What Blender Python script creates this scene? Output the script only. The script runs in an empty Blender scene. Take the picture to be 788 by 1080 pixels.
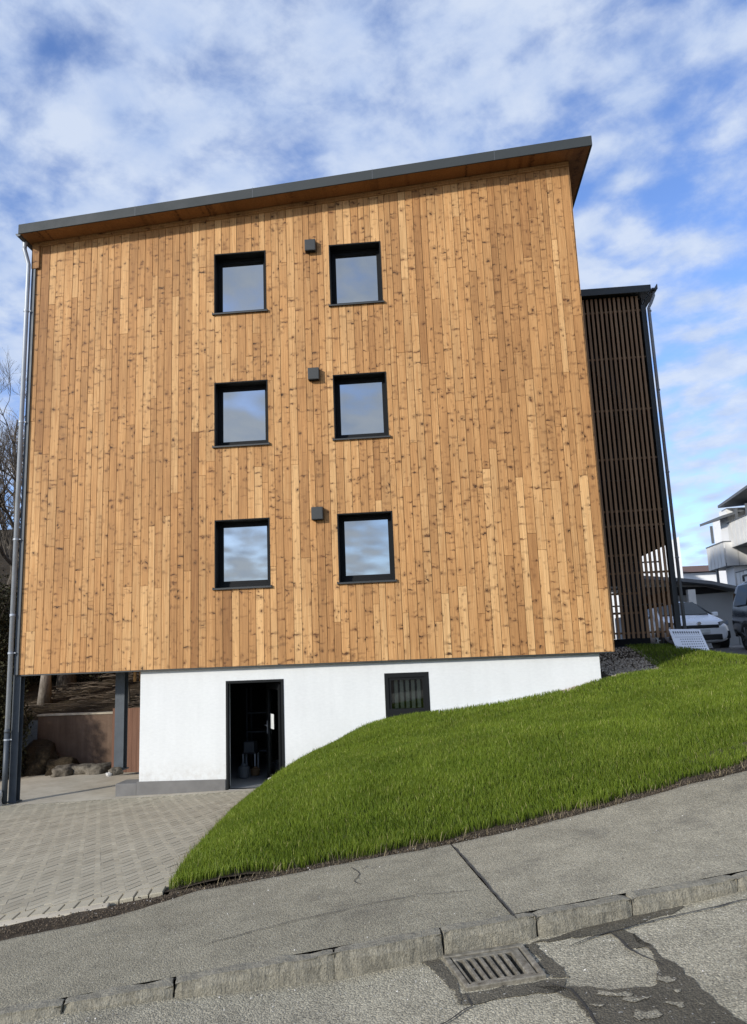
import bpy, bmesh, math, random
import numpy as np
from mathutils import Vector, Matrix, noise as mnoise
R = math.radians
sc = bpy.context.scene
col = sc.collection
random.seed(7); rng = np.random.default_rng(7)

# ------------------------------------------------------------------ camera
CAM = np.array([8.08, -14.433, 2.327]); F = 811.0
def axes(yaw, pitch, roll):
    cy, sy, cp, sp = math.cos(yaw), math.sin(yaw), math.cos(pitch), math.sin(pitch)
    fwd = np.array([sy*cp, cy*cp, sp]); right = np.array([cy, -sy, 0]); up = np.cross(right, fwd)
    cr, sr = math.cos(roll), math.sin(roll)
    return cr*right+sr*up, cr*up-sr*right, fwd
AR, AU, AW = axes(R(-4.40), R(10.45), R(-2.29))
def at(x, y, Y):                     # where the line of sight meets the upright plane at depth Y
    d = AR*(x-394)/F + AU*(540-y)/F + AW
    return Vector(CAM + d*(Y-CAM[1])/d[1])
cd = bpy.data.cameras.new('camera'); cam = bpy.data.objects.new('camera', cd); col.objects.link(cam)
cd.sensor_fit = 'VERTICAL'; cd.sensor_height = 24; cd.lens = 24*F/1080
cd.clip_start = .05; cd.clip_end = 3000
M3 = Matrix([[AR[i], AU[i], -AW[i]] for i in range(3)])
cam.matrix_world = Matrix.Translation(Vector(CAM)) @ M3.to_4x4()
sc.camera = cam

# ------------------------------------------------------------------ light
SUN_EL, SUN_AZ = R(22), R(42)        # azimuth measured from -Y (in front of the facade) towards -X
sdir = Vector((-math.sin(SUN_AZ)*math.cos(SUN_EL), -math.cos(SUN_AZ)*math.cos(SUN_EL), math.sin(SUN_EL)))
sd = bpy.data.lights.new('sun', 'SUN'); sd.energy = 4.15; sd.angle = R(2.4); sd.color = (1, .955, .89)
so = bpy.data.objects.new('sun', sd); col.objects.link(so)
so.rotation_euler = sdir.to_track_quat('Z', 'Y').to_euler()
EXPOSURE = 0.0
sc.view_settings.view_transform = 'Standard'; sc.view_settings.look = 'None'
sc.view_settings.exposure = EXPOSURE; sc.view_settings.gamma = 1

class NT:                            # small node-tree helper
    def __init__(s, tree): s.t = tree; s.n = tree.nodes; s.l = tree.links
    def put(s, sock, v):
        if isinstance(v, bpy.types.NodeSocket): s.l.new(v, sock)
        elif v is not None:
            if sock.type == 'RGBA' and hasattr(v, '__len__') and len(v) == 3: v = (*v, 1)
            sock.default_value = v
    def node(s, ty, ins=None, **kw):
        n = s.n.new(ty)
        for k, v in kw.items(): setattr(n, k, v)
        for k, v in (ins or {}).items(): s.put(n.inputs[k], v)
        return n
    def math(s, op, a, b=None, c=None, clamp=False):
        n = s.node('ShaderNodeMath', operation=op, use_clamp=clamp)
        s.put(n.inputs[0], a); s.put(n.inputs[1], b); s.put(n.inputs[2], c); return n.outputs[0]
    def vmath(s, op, a, b=None, out=0):
        n = s.node('ShaderNodeVectorMath', operation=op)
        s.put(n.inputs[0], a)
        if b is not None: s.put(n.inputs[1], b)
        return n.outputs[out]
    def noise(s, vec, scale, detail=4, rough=.5, dist=0, out='Fac', dim='3D'):
        return s.node('ShaderNodeTexNoise', {'Vector': vec, 'Scale': scale, 'Detail': detail, 'Roughness': rough, 'Distortion': dist}, noise_dimensions=dim).outputs[out]
    def ramp(s, fac, stops, interp='LINEAR'):
        n = s.node('ShaderNodeValToRGB', {'Fac': fac}); cr = n.color_ramp; cr.interpolation = interp
        while len(cr.elements) < len(stops): cr.elements.new(.5)
        for e, (p, c) in zip(cr.elements, stops):
            e.position = p; e.color = (*c, 1) if hasattr(c, '__len__') else (c, c, c, 1)
        return n.outputs[0]
    def mix(s, fac, a, b, mode='MIX'):
        n = s.node('ShaderNodeMix', data_type='RGBA', blend_type=mode)
        s.put(n.inputs[0], fac); s.put(n.inputs[6], a); s.put(n.inputs[7], b); return n.outputs[2]
    def maprange(s, v, a, b, c=0, d=1):
        return s.node('ShaderNodeMapRange', {0: v, 1: a, 2: b, 3: c, 4: d}).outputs[0]
    def scale(s, vec, sx, sy, sz): return s.vmath('MULTIPLY', vec, (sx, sy, sz))
    def bump(s, h, strength=.3, dist=.01): return s.node('ShaderNodeBump', {'Height': h, 'Strength': strength, 'Distance': dist}).outputs[0]

world = bpy.data.worlds.new('World'); sc.world = world; world.use_nodes = True
w = NT(world.node_tree); w.n.clear()
sky = w.node('ShaderNodeTexSky', sky_type='NISHITA', sun_disc=False)
sky.sun_elevation = SUN_EL; sky.sun_rotation = math.atan2(sdir.x, sdir.y); sky.air_density = 1.0; sky.dust_density = .6; sky.ozone_density = 2.2
tc = w.node('ShaderNodeTexCoord').outputs['Generated']
sp = w.node('ShaderNodeSeparateXYZ', {0: tc})
den = w.math('ADD', w.math('MAXIMUM', sp.outputs[2], 0.0), .24)
pl = w.node('ShaderNodeCombineXYZ', {0: w.math('DIVIDE', sp.outputs[0], den), 1: w.math('DIVIDE', sp.outputs[1], den), 2: 0.0}).outputs[0]
rot = w.node('ShaderNodeVectorRotate', {'Vector': pl, 'Angle': R(38)}, rotation_type='Z_AXIS').outputs[0]
warp = w.vmath('ADD', rot, w.vmath('MULTIPLY', w.vmath('SUBTRACT', w.noise(rot, 1.6, 3, .5, out='Color'), (.5, .5, .5)), (.10, .10, 0)))
big = w.noise(w.vmath('ADD', rot, (3.4, 5.2, 0)), 1.3, 3, .5, .2)
med = w.noise(w.scale(warp, 1.0, 1.15, 1), 4.6, 3, .5, .0)
fin = w.noise(warp, 15, 5, .6, .1)
vor = w.node('ShaderNodeTexVoronoi', {'Vector': w.scale(warp, 1.0, 1.3, 1), 'Scale': 10.5, 'Smoothness': .7, 'Randomness': 1.0}, feature='SMOOTH_F1').outputs['Distance']
puff = w.math('SUBTRACT', .72, vor)
cov = w.math('ADD', w.math('ADD', w.math('MULTIPLY', big, .60), w.math('MULTIPLY', med, .75)), w.math('ADD', w.math('MULTIPLY', fin, .52), w.math('MULTIPLY', puff, .52)))
cm = w.node('ShaderNodeMapRange', {0: cov, 1: .76, 2: 1.20, 3: 0, 4: 1}, interpolation_type='SMOOTHSTEP').outputs[0]
ccol = w.ramp(w.math('ADD', w.math('MULTIPLY', med, .6), w.math('MULTIPLY', fin, .4)), [(.38, (4.6, 5.9, 8.6)), (.60, (6.9, 7.8, 9.4))])
skyc = w.mix(1.0, sky.outputs[0], (1.7, 1.9, 2.5), 'MULTIPLY')
SKYMIX = w.mix(w.math('MULTIPLY', cm, .92), skyc, ccol)
bg = w.node('ShaderNodeBackground', {'Color': SKYMIX, 'Strength': .10})
w.l.new(bg.outputs[0], w.node('ShaderNodeOutputWorld').inputs[0])

# ------------------------------------------------------------------ materials
def mat(name, build):
    m = bpy.data.materials.new(name); m.use_nodes = True; m.node_tree.nodes.clear(); t = NT(m.node_tree)
    sh = build(t); o = t.node('ShaderNodeOutputMaterial'); t.l.new(sh, o.inputs[0]); return m
def pr(t, c, rough=.6, metal=0, normal=None, spec=.5, **kw):
    d = {'Base Color': c, 'Roughness': rough, 'Metallic': metal, 'Specular IOR Level': spec}
    if normal is not None: d['Normal'] = normal
    d.update(kw); return t.node('ShaderNodeBsdfPrincipled', d).outputs[0]
def obc(t): return t.node('ShaderNodeTexCoord').outputs['Object']
def plain(name, c, rough=.6, metal=0, var=.12, sc_=6, spec=.5, bumpk=.1):
    def b(t):
        o = obc(t); n = t.noise(o, sc_, 5, .6)
        cc = t.mix(1.0, c, t.ramp(n, [(.3, 1-var), (.7, 1+var)]), 'MULTIPLY')
        return pr(t, cc, t.maprange(n, .3, .7, max(.02, rough-.07), rough+.07), metal, t.bump(t.noise(o, sc_*14, 3), bumpk, .004), spec)
    return mat(name, b)
def wood_mat(name, dark, midc, light, knots=True, gray=0, wet=0):
    def b(t):
        o = obc(t)
        at_ = t.node('ShaderNodeAttribute', attribute_name='tone'); sepa = t.node('ShaderNodeSeparateColor', {0: at_.outputs['Color']})
        off = t.vmath('MULTIPLY', at_.outputs['Vector'], (37., 53., 91.))
        p = t.vmath('ADD', o, off)
        # grain: long along the board
        g = t.noise(t.scale(p, 26, 26, 1.1), 1.0, 5, .62, .6)
        g2 = t.noise(t.scale(p, 110, 110, 2.5), 1.0, 3, .6)
        wv = t.node('ShaderNodeTexWave', {'Vector': t.scale(p, 1, 1, .07), 'Scale': 9.0, 'Distortion': 7.0, 'Detail': 2.0, 'Detail Scale': 1.3}, bands_direction='X').outputs[1]
        base = t.ramp(t.math('ADD', t.math('MULTIPLY', g, .55), t.math('MULTIPLY', sepa.outputs[0], .50)), [(.18, dark), (.5, midc), (.85, light)])
        base = t.mix(.28, base, t.mix(1.0, base, t.ramp(wv, [(0, .62), (.5, 1.1), (1, 1.02)]), 'MULTIPLY'))
        base = t.mix(1.0, base, t.ramp(g2, [(.3, .86), (.7, 1.1)]), 'MULTIPLY')
        bl = t.noise(t.scale(p, 1.5, 1.5, .5), 1.0, 3, .5)
        base = t.mix(1.0, base, t.ramp(bl, [(.3, .84), (.65, 1.1)]), 'MULTIPLY')
        h = g
        if knots:
            wp = t.vmath('ADD', p, t.vmath('MULTIPLY', t.vmath('SUBTRACT', t.noise(p, 14, 2, out='Color'), (.5, .5, .5)), (.09, .0, .09)))
            for scl, sx, sz, r0, cut, dens in ((6.6, 1, 1, .17, .22, .95), (5.6, .40, 1.9, .17, .18, .95), (13, 1, .8, .19, .35, .85), (7.5, .5, 1.8, .15, .2, .95)):
                q = t.scale(wp, sx, 0, sz)
                v = t.node('ShaderNodeTexVoronoi', {'Vector': q, 'Scale': scl, 'Randomness': 1.0}, voronoi_dimensions='3D')
                rnd = t.node('ShaderNodeSeparateColor', {0: v.outputs['Color']})
                keep = t.math('GREATER_THAN', rnd.outputs[0], cut)
                rad = t.math('MULTIPLY', rnd.outputs[1], r0); rad = t.math('ADD', rad, r0*.25)
                k = t.node('ShaderNodeMapRange', {0: v.outputs['Distance'], 1: t.math('MULTIPLY', rad, .5), 2: rad, 3: 1, 4: 0}).outputs[0]
                halo = t.node('ShaderNodeMapRange', {0: v.outputs['Distance'], 1: rad, 2: t.math('MULTIPLY', rad, 2.2), 3: .34, 4: 0}).outputs[0]
                k = t.math('MULTIPLY', keep, t.math('MAXIMUM', t.math('MULTIPLY', k, dens), halo))
                base = t.mix(k, base, t.mix(rnd.outputs[2], (.025, .009, .003), (.12, .045, .013)))
        if gray: base = t.mix(gray, base, (.16, .15, .135))
        return pr(t, base, .68, 0, t.bump(h, .25, .004), .3)
    return mat(name, b)

M = {}
M['clad'] = wood_mat('larch_boards', (.24, .105, .032), (.46, .238, .086), (.73, .46, .205))
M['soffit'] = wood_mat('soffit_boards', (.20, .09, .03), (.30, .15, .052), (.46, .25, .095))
M['slat'] = wood_mat('brown_slats', (.14, .082, .042), (.26, .155, .082), (.38, .24, .135), False)
M['fence'] = wood_mat('fence_boards', (.085, .036, .02), (.15, .072, .042), (.22, .115, .07), False)
M['anth'] = plain('anthracite_metal', (.028, .031, .030), .55, .1, .12, 3)
M['fasciam'] = plain('roof_sheet_metal', (.028, .034, .034), .7, .0, .12, 2)
M['frame'] = plain('anthracite_frame', (.006, .007, .0075), .65, .0, .15, 5, .2)
M['steel'] = plain('painted_steel', (.055, .066, .076), .55, .2, .18, 4)
M['zinc'] = plain('zinc_pipe', (.36, .39, .42), .5, .25, .12, 3)
M['pipegrey'] = plain('grey_pipe', (.20, .21, .225), .5, .2, .1, 3)
M['black'] = plain('black_board', (.008, .008, .008), .9)
M['white'] = None
def b_render(t):
    o = obc(t); n = t.noise(o, 1.2, 4, .5); f = t.noise(o, 260, 3, .6)
    st = t.noise(t.scale(o, 5, 5, .5), 1.0, 4, .6)
    tro = t.noise(t.scale(o, 3, 3, 7), 4.0, 4, .65)
    low = t.math('MULTIPLY', t.maprange(t.node('ShaderNodeSeparateXYZ', {0: o}).outputs[2], .55, .1), t.maprange(t.noise(o, 9, 5, .7), .42, .7))
    c = t.mix(1.0, (.68, .69, .665), t.ramp(n, [(.3, .95), (.7, 1.0)]), 'MULTIPLY')
    c = t.mix(1.0, c, t.ramp(st, [(.35, .965), (.6, 1.0)]), 'MULTIPLY')
    c = t.mix(1.0, c, t.ramp(tro, [(.3, .955), (.7, 1.03)]), 'MULTIPLY')
    c = t.mix(t.math('MULTIPLY', low, .6), c, (.42, .38, .32))
    return pr(t, c, .9, 0, t.bump(f, .5, .003), .2)
M['white'] = mat('white_render', b_render)
M['plinth'] = plain('grey_plinth', (.16, .155, .145), .85, 0, .14, 4, .2, .3)
M['whitew'] = plain('white_wall_far', (.80, .80, .78), .85, 0, .05, 1)
M['greyw'] = plain('grey_wall_far', (.30, .31, .31), .85, 0, .08, 1)
M['lightgrey'] = plain('balcony_panel_grey', (.66, .65, .61), .7, 0, .08, 2)
M['roofgrey'] = plain('grey_roof_sheet', (.13, .14, .15), .6, .2)
M['roofbrown'] = plain('brown_roof_tiles', (.13, .07, .045), .8)
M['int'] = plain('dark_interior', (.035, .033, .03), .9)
M['floor_int'] = plain('interior_screed', (.20, .205, .21), .6)
def glassm(name, refl, tint, rough=.015, wob=.012):
    def b(t):
        o = obc(t); nb = t.bump(t.noise(o, .9, 0), wob, .02)
        d = t.node('ShaderNodeBsdfDiffuse', {'Color': (.012, .014, .016, 1)}).outputs[0]
        g = t.node('ShaderNodeBsdfGlossy', {'Color': (*tint, 1), 'Roughness': rough, 'Normal': nb}).outputs[0]
        fr = t.node('ShaderNodeFresnel', {'IOR': 1.5}).outputs[0]
        f = t.math('ADD', refl, t.math('MULTIPLY', fr, 1-refl), clamp=True)
        return t.node('ShaderNodeMixShader', {0: f, 1: d, 2: g}).outputs[0]
    return mat(name, b)
M['glass'] = glassm('coated_window_glass', .42, (.96, .96, .90), .02, .05)
M['carglass'] = glassm('car_glass', .02, (.45, .5, .55))
def b_clear(t):
    g = t.node('ShaderNodeBsdfGlossy', {'Color': (1, 1, 1, 1), 'Roughness': .02}).outputs[0]
    tr = t.node('ShaderNodeBsdfTransparent', {'Color': (.7, .75, .75, 1)}).outputs[0]
    fr = t.node('ShaderNodeFresnel', {'IOR': 1.5}).outputs[0]
    return t.node('ShaderNodeMixShader', {0: t.math('ADD', fr, .03), 1: tr, 2: g}).outputs[0]
M['clearglass'] = mat('clear_door_glass', b_clear)
def asphalt(name, c1, c2, agg, seedv):
    def b(t):
        o = t.vmath('ADD', obc(t), seedv)
        big = t.noise(o, .7, 5, .6); mid = t.noise(o, 5, 5, .65)
        f1 = t.noise(o, 95, 2, .7); v = t.node('ShaderNodeTexVoronoi', {'Vector': o, 'Scale': 120.0}, voronoi_dimensions='3D')
        cell = t.node('ShaderNodeSeparateColor', {0: v.outputs['Color']}).outputs[0]
        c = t.mix(t.maprange(big, .3, .7), c1, c2)
        c = t.mix(1.0, c, t.ramp(mid, [(.25, .78), (.75, 1.18)]), 'MULTIPLY')
        c = t.mix(1.0, c, t.ramp(cell, [(0, 1-agg), (.55, 1.0), (1, 1+agg)]), 'MULTIPLY')
        c = t.mix(1.0, c, t.ramp(f1, [(.3, .7), (.7, 1.25)]), 'MULTIPLY')
        sp2 = t.math('GREATER_THAN', t.noise(o, 60, 1, .5), .735)
        c = t.mix(t.math('MULTIPLY', sp2, .55), c, (.55, .53, .47))
        st = t.noise(t.vmath('ADD', o, (9, 3, 1)), 1.7, 6, .7)
        c = t.mix(t.maprange(st, .56, .72, 0, .45), c, (.075, .068, .056))
        h = t.math('ADD', t.math('MULTIPLY', v.outputs['Distance'], -1.0), f1)
        return pr(t, c, .88, 0, t.bump(h, .8, .006), .25)
    return mat(name, b)
M['side'] = asphalt('pavement_asphalt', (.235, .212, .150), (.320, .290, .208), .22, (0, 0, 0))
M['side2'] = asphalt('pavement_asphalt_light', (.270, .242, .172), (.350, .316, .228), .24, (13, 5, 2))
M['road'] = asphalt('road_asphalt', (.285, .257, .185), (.375, .340, .248), .32, (5, 8, 1))
M['roaddark'] = asphalt('dark_joint_asphalt', (.075, .066, .047), (.13, .115, .083), .22, (2, 9, 4))
M['roadpatch'] = asphalt('pale_patch_asphalt', (.20, .18, .13), (.30, .27, .20), .4, (7, 1, 4))
M['park'] = asphalt('parking_asphalt', (.16, .16, .155), (.21, .205, .195), .2, (3, 3, 3))
M['crack'] = plain('crack_dirt', (.035, .031, .025), .95, 0, .3, 20)
def b_conc(t):
    o = obc(t); n = t.noise(o, 1.1, 6, .6); n2 = t.noise(t.scale(o, 1, 2.5, 1), 6, 5, .6); f = t.noise(o, 180, 2)
    c = t.mix(t.maprange(n, .3, .7), (.36, .315, .235), (.50, .45, .35)); c = t.mix(1.0, c, t.ramp(n2, [(.3, .85), (.7, 1.1)]), 'MULTIPLY')
    return pr(t, c, .9, 0, t.bump(f, .4, .004), .2)
M['conc'] = mat('yard_concrete', b_conc)
def b_paver(t):
    o = obc(t); a = t.node('ShaderNodeAttribute', attribute_name='tone').outputs['Fac']
    n = t.noise(o, 2.0, 5, .6); f = t.noise(o, 150, 2, .6)
    c = t.mix(a, (.335, .298, .215), (.43, .388, .285)); c = t.mix(1.0, c, t.ramp(n, [(.3, .86), (.7, 1.08)]), 'MULTIPLY'); c = t.mix(1.0, c, t.ramp(f, [(.3, .84), (.7, 1.12)]), 'MULTIPLY')
    return pr(t, c, .9, 0, t.bump(f, .5, .004), .2)
M['paver'] = mat('concrete_pavers', b_paver)
def b_kerb(t):
    o = obc(t); n = t.noise(o, 14, 6, .7); f = t.noise(o, 120, 3, .7); s = t.noise(t.scale(o, 40, 40, 9), 1, 3)
    c = t.mix(t.maprange(n, .25, .75), (.15, .138, .105), (.36, .33, .25)); c = t.mix(1.0, c, t.ramp(f, [(.3, .65), (.7, 1.25)]), 'MULTIPLY')
    return pr(t, c, .9, 0, t.bump(t.math('ADD', f, t.math('MULTIPLY', s, 1.4)), .9, .012), .25)
M['kerb'] = mat('granite_kerb', b_kerb)
def b_soil(t):
    o = obc(t); n = t.noise(o, 5, 6, .7); f = t.noise(o, 60, 4, .7)
    c = t.ramp(t.math('ADD', t.math('MULTIPLY', n, .5), t.math('MULTIPLY', f, .5)), [(.35, (.035, .027, .018)), (.55, (.095, .075, .052)), (.72, (.20, .17, .125))])
    return pr(t, c, .95, 0, t.bump(f, 1, .03), .1)
M['soil'] = mat('dark_soil', b_soil)
def b_leafl(t):
    o = obc(t); n = t.noise(o, 3, 6, .7); f = t.noise(o, 35, 4, .7)
    c = t.ramp(t.math('ADD', t.math('MULTIPLY', n, .45), t.math('MULTIPLY', f, .55)), [(.35, (.02, .016, .010)), (.55, (.06, .045, .028)), (.72, (.13, .10, .065))])
    return pr(t, c, .95, 0, t.bump(f, 1, .06), .1)
M['litter'] = mat('leaf_litter', b_leafl)
def b_grass(t):
    a = t.node('ShaderNodeAttribute', attribute_name='tone'); s = t.node('ShaderNodeSeparateColor', {0: a.outputs['Color']})
    o = obc(t); big = t.noise(o, .9, 3, .5)
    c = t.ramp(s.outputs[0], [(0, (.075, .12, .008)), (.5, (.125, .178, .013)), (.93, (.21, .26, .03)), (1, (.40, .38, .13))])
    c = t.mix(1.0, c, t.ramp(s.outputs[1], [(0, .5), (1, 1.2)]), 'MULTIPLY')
    c = t.mix(1.0, c, t.ramp(big, [(.3, .86), (.7, 1.1)]), 'MULTIPLY')
    d = pr(t, c, .55, 0, None, .25); tr = t.node('ShaderNodeBsdfTranslucent', {'Color': c}).outputs[0]
    return t.node('ShaderNodeMixShader', {0: .3, 1: d, 2: tr}).outputs[0]
M['grass'] = mat('grass_blades', b_grass)
def b_tone(name, c0, c1, rough=.85):
    def b(t):
        a = t.node('ShaderNodeAttribute', attribute_name='tone').outputs['Fac']
        return pr(t, t.mix(a, c0, c1), rough, 0, None, .2)
    return mat(name, b)
M['gravel'] = b_tone('gravel_stones', (.19, .16, .12), (.50, .43, .34))
M['hedge'] = b_tone('dark_hedge_leaves', (.010, .012, .006), (.045, .042, .018))
M['twig'] = b_tone('dry_twigs', (.035, .026, .018), (.13, .10, .07))
def b_bark(t):
    o = obc(t); n = t.noise(t.scale(o, 18, 18, 4), 1, 5, .7)
    return pr(t, t.ramp(n, [(.3, (.045, .038, .03)), (.7, (.16, .14, .115))]), .95, 0, t.bump(n, 1, .03), .1)
M['bark'] = mat('tree_bark', b_bark)
def b_pbark(t):
    o = obc(t); n = t.noise(t.scale(o, 9, 9, 3), 1, 5, .7)
    return pr(t, t.ramp(n, [(.3, (.12, .10, .08)), (.7, (.34, .30, .25))]), .95, 0, t.bump(n, 1, .03), .1)
M['palebark'] = mat('pale_tree_bark', b_pbark)
def b_rock(t):
    o = obc(t); n = t.noise(o, 7, 6, .7)
    return pr(t, t.ramp(n, [(.3, (.05, .042, .032)), (.7, (.20, .175, .135))]), .95, 0, t.bump(n, 1, .03), .1)
M['rock'] = mat('rough_rock', b_rock)
def b_prock(t):
    o = obc(t); n = t.noise(o, 30, 6, .7)
    return pr(t, t.ramp(n, [(.3, (.34, .32, .28)), (.7, (.62, .60, .56))]), .95, 0, t.bump(n, 1, .01), .1)
M['palerock'] = mat('pale_rock', b_prock)
def b_ret(t):
    o = obc(t); n = t.noise(o, 1.6, 5, .6); st = t.noise(t.scale(o, 7, 7, .6), 1, 4, .6)
    c = t.mix(t.maprange(n, .3, .7), (.115, .075, .05), (.185, .125, .088)); c = t.mix(1.0, c, t.ramp(st, [(.3, .72), (.7, 1.12)]), 'MULTIPLY')
    return pr(t, c, .9, 0, t.bump(t.noise(o, 60, 3), .5, .01), .2)
M['ret'] = mat('brown_stained_concrete', b_ret)
def b_iron(t):
    o = obc(t); n = t.noise(o, 22, 5, .7)
    return pr(t, t.ramp(n, [(.3, (.09, .078, .055)), (.55, (.22, .20, .155)), (.75, (.36, .33, .26))]), .6, .3, t.bump(n, .5, .004), .4)
M['iron'] = mat('worn_cast_iron', b_iron)
M['carwhite'] = plain('white_car_paint', (.84, .86, .88), .25, 0, .02, 3, .5, 0)
M['carblack'] = plain('black_car_paint', (.008, .009, .011), .2, 0, .05, 3, .5, 0)
M['rubber'] = plain('tyre_rubber', (.014, .014, .014), .85)
M['rim'] = plain('alloy_rim', (.35, .36, .37), .35, .8)
M['plastic'] = plain('black_plastic', (.012, .012, .013), .5)
M['lamp'] = plain('headlight_lens', (.10, .11, .12), .1, .2)
M['chrome'] = plain('chrome_badge', (.55, .55, .56), .2, 1)
M['paper'] = plain('white_paper', (.62, .64, .62), .8)
M['board'] = plain('white_sign_board', (.80, .82, .86), .5, 0, .03)
M['ink'] = plain('grey_print', (.10, .11, .13), .8)
M['blind'] = plain('beige_blind_slat', (.70, .60, .45), .8)
M['blue'] = plain('blue_grey_plastic', (.07, .08, .09), .6)
M['cardb'] = plain('brown_cardboard', (.12, .08, .05), .85)
M['redp'] = plain('dull_ochre_plastic', (.12, .07, .03), .6)

# ------------------------------------------------------------------ mesh builder
class MB:
    def __init__(s): s.v = []; s.f = []; s.c = []; s.tone = None
    def add(s, vs, fs, tone=None):
        b = len(s.v); s.v += [tuple(q) for q in vs]; s.f += [tuple(b+i for i in f) for f in fs]
        s.c += [tone if tone is not None else (.5, .5, .5)]*len(fs); return s
    def box(s, x0, x1, y0, y1, z0, z1, tone=None, m=None):
        vs = [Vector((x, y, z)) for x in (x0, x1) for y in (y0, y1) for z in (z0, z1)]
        if m is not None: vs = [m @ q for q in vs]
        return s.add(vs, [(0,1,3,2),(4,6,7,5),(0,4,5,1),(2,3,7,6),(0,2,6,4),(1,5,7,3)], tone)
    def bar(s, a, b, wd, ht=None, up=Vector((0,0,1)), tone=None):   # box section from a to b
        a, b = Vector(a), Vector(b); ht = ht or wd; d = (b-a).normalized()
        if abs(d.dot(up)) > .99: up = Vector((0, 1, 0))
        x = d.cross(up).normalized(); y = x.cross(d)
        vs = [p + x*sx*wd/2 + y*sy*ht/2 for p in (a, b) for sx, sy in ((-1,-1),(1,-1),(1,1),(-1,1))]
        return s.add(vs, [(0,3,2,1),(4,5,6,7),(0,1,5,4),(1,2,6,5),(2,3,7,6),(3,0,4,7)], tone)
    def tube(s, pts, rads, n=12, caps=True, tone=None):
        pts = [Vector(p) for p in pts]
        if not hasattr(rads, '__len__'): rads = [rads]*len(pts)
        vs = []; prev = None
        for i, p in enumerate(pts):
            d = (pts[min(i+1, len(pts)-1)] - pts[max(i-1, 0)]).normalized()
            if prev is None: prev = d.orthogonal().normalized()
            x = (prev - d*prev.dot(d)); x = x.normalized() if x.length > 1e-6 else d.orthogonal().normalized(); prev = x; y = d.cross(x)
            vs += [p + (x*math.cos(2*math.pi*k/n) + y*math.sin(2*math.pi*k/n))*rads[i] for k in range(n)]
        fs = [(i*n+k, i*n+(k+1) % n, (i+1)*n+(k+1) % n, (i+1)*n+k) for i in range(len(pts)-1) for k in range(n)]
        if caps: fs += [tuple(range(n-1, -1, -1)), tuple((len(pts)-1)*n+k for k in range(n))]
        return s.add(vs, fs, tone)
    def prism(s, poly, y0, y1, tone=None):        # polygon in XZ extruded along Y
        n = len(poly); vs = [(x, y0, z) for x, z in poly] + [(x, y1, z) for x, z in poly]
        return s.add(vs, [tuple(range(n)), tuple(range(2*n-1, n-1, -1))] + [((i+1) % n, i, n+i, n+(i+1) % n) for i in range(n)], tone)
    def build(s, name, m, parent=None, smooth=False, bevel=0, sub=0, attr=False):
        me = bpy.data.meshes.new(name); me.from_pydata(s.v, [], s.f); me.materials.append(m)
        if attr:
            a = me.color_attributes.new('tone', 'FLOAT_COLOR', 'CORNER'); arr = []
            for p, c in zip(me.polygons, s.c): arr += [c[0], c[1], c[2], 1.0]*p.loop_total
            a.data.foreach_set('color', arr)
        bm = bmesh.new(); bm.from_mesh(me); bmesh.ops.recalc_face_normals(bm, faces=bm.faces); bm.to_mesh(me); bm.free()
        if smooth: me.polygons.foreach_set('use_smooth', [True]*len(me.polygons))
        me.update(); o = bpy.data.objects.new(name, me); col.objects.link(o)
        if parent is not None: o.parent = parent; o.matrix_parent_inverse = world_of(parent).inverted()
        if bevel:
            b = o.modifiers.new('bevel', 'BEVEL'); b.width = bevel; b.segments = 2; b.limit_method = 'ANGLE'
        if sub:
            q = o.modifiers.new('sub', 'SUBSURF'); q.levels = sub; q.render_levels = sub
        return o
def world_of(o):
    m = Matrix.LocRotScale(o.location, o.rotation_euler, o.scale)
    return (world_of(o.parent) @ o.matrix_parent_inverse @ m) if o.parent else m
def thing(name, label, cat, loc, group=None, rz=0):
    o = bpy.data.objects.new(name, None); o.empty_display_size = .2; col.objects.link(o); o.location = loc; o.rotation_euler.z = rz
    o['label'] = label; o['category'] = cat
    if group: o['group'] = group
    return o
def tag(o, label, cat, group=None):
    o['label'] = label; o['category'] = cat
    if group: o['group'] = group
    return o
def kind(o, k): o['kind'] = k; return o
def npmesh(name, V, Fc, m, tone=None, parent=None):    # quads/tris from numpy, tone per face
    me = bpy.data.meshes.new(name); k = Fc.shape[1]
    me.vertices.add(len(V)); me.vertices.foreach_set('co', np.asarray(V, np.float32).ravel())
    me.loops.add(Fc.size); me.loops.foreach_set('vertex_index', Fc.astype(np.int32).ravel())
    me.polygons.add(len(Fc)); me.polygons.foreach_set('loop_start', np.arange(0, Fc.size, k, dtype=np.int32))
    me.update(calc_edges=True); me.polygons.foreach_set('use_smooth', [False]*len(me.polygons))
    if tone is not None:
        a = me.color_attributes.new('tone', 'FLOAT_COLOR', 'POINT'); a.data.foreach_set('color', np.asarray(tone, np.float32).ravel())
    me.materials.append(m); o = bpy.data.objects.new(name, me); col.objects.link(o)
    if parent is not None: o.parent = parent; o.matrix_parent_inverse = world_of(parent).inverted()
    return o

# ------------------------------------------------------------------ street frame
PH = R(12); E1 = np.array([math.cos(PH), math.sin(PH)]); N1 = np.array([-math.sin(PH), math.cos(PH)])
O0 = np.array([8.0, -10.4]); S0 = O0 @ E1; K0 = O0 @ N1
def so_(X, Y): return X*E1[0]+Y*E1[1], X*N1[0]+Y*N1[1]-K0
def xy(s, o): o = o+K0; return s*E1[0]+o*N1[0], s*E1[1]+o*N1[1]
def zk(s): return .98+.087*(np.asarray(s)-S0)
def kh(s): return np.interp(s, [3.4, 4.3, 5.1, 5.8, 6.6, 7.5, 12], [.025, .055, .112, .108, .090, .052, .045])
DL = ([2, 3.04, 4.11, 5.15, 6.19, 7.37, 8.55, 11, 16], [-.11, -.11, -.095, -.08, -.065, .01, .125, .30, .45])
def zside(s, o): return zk(s)+np.interp(s, *DL)*np.asarray(o)/1.9
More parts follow.
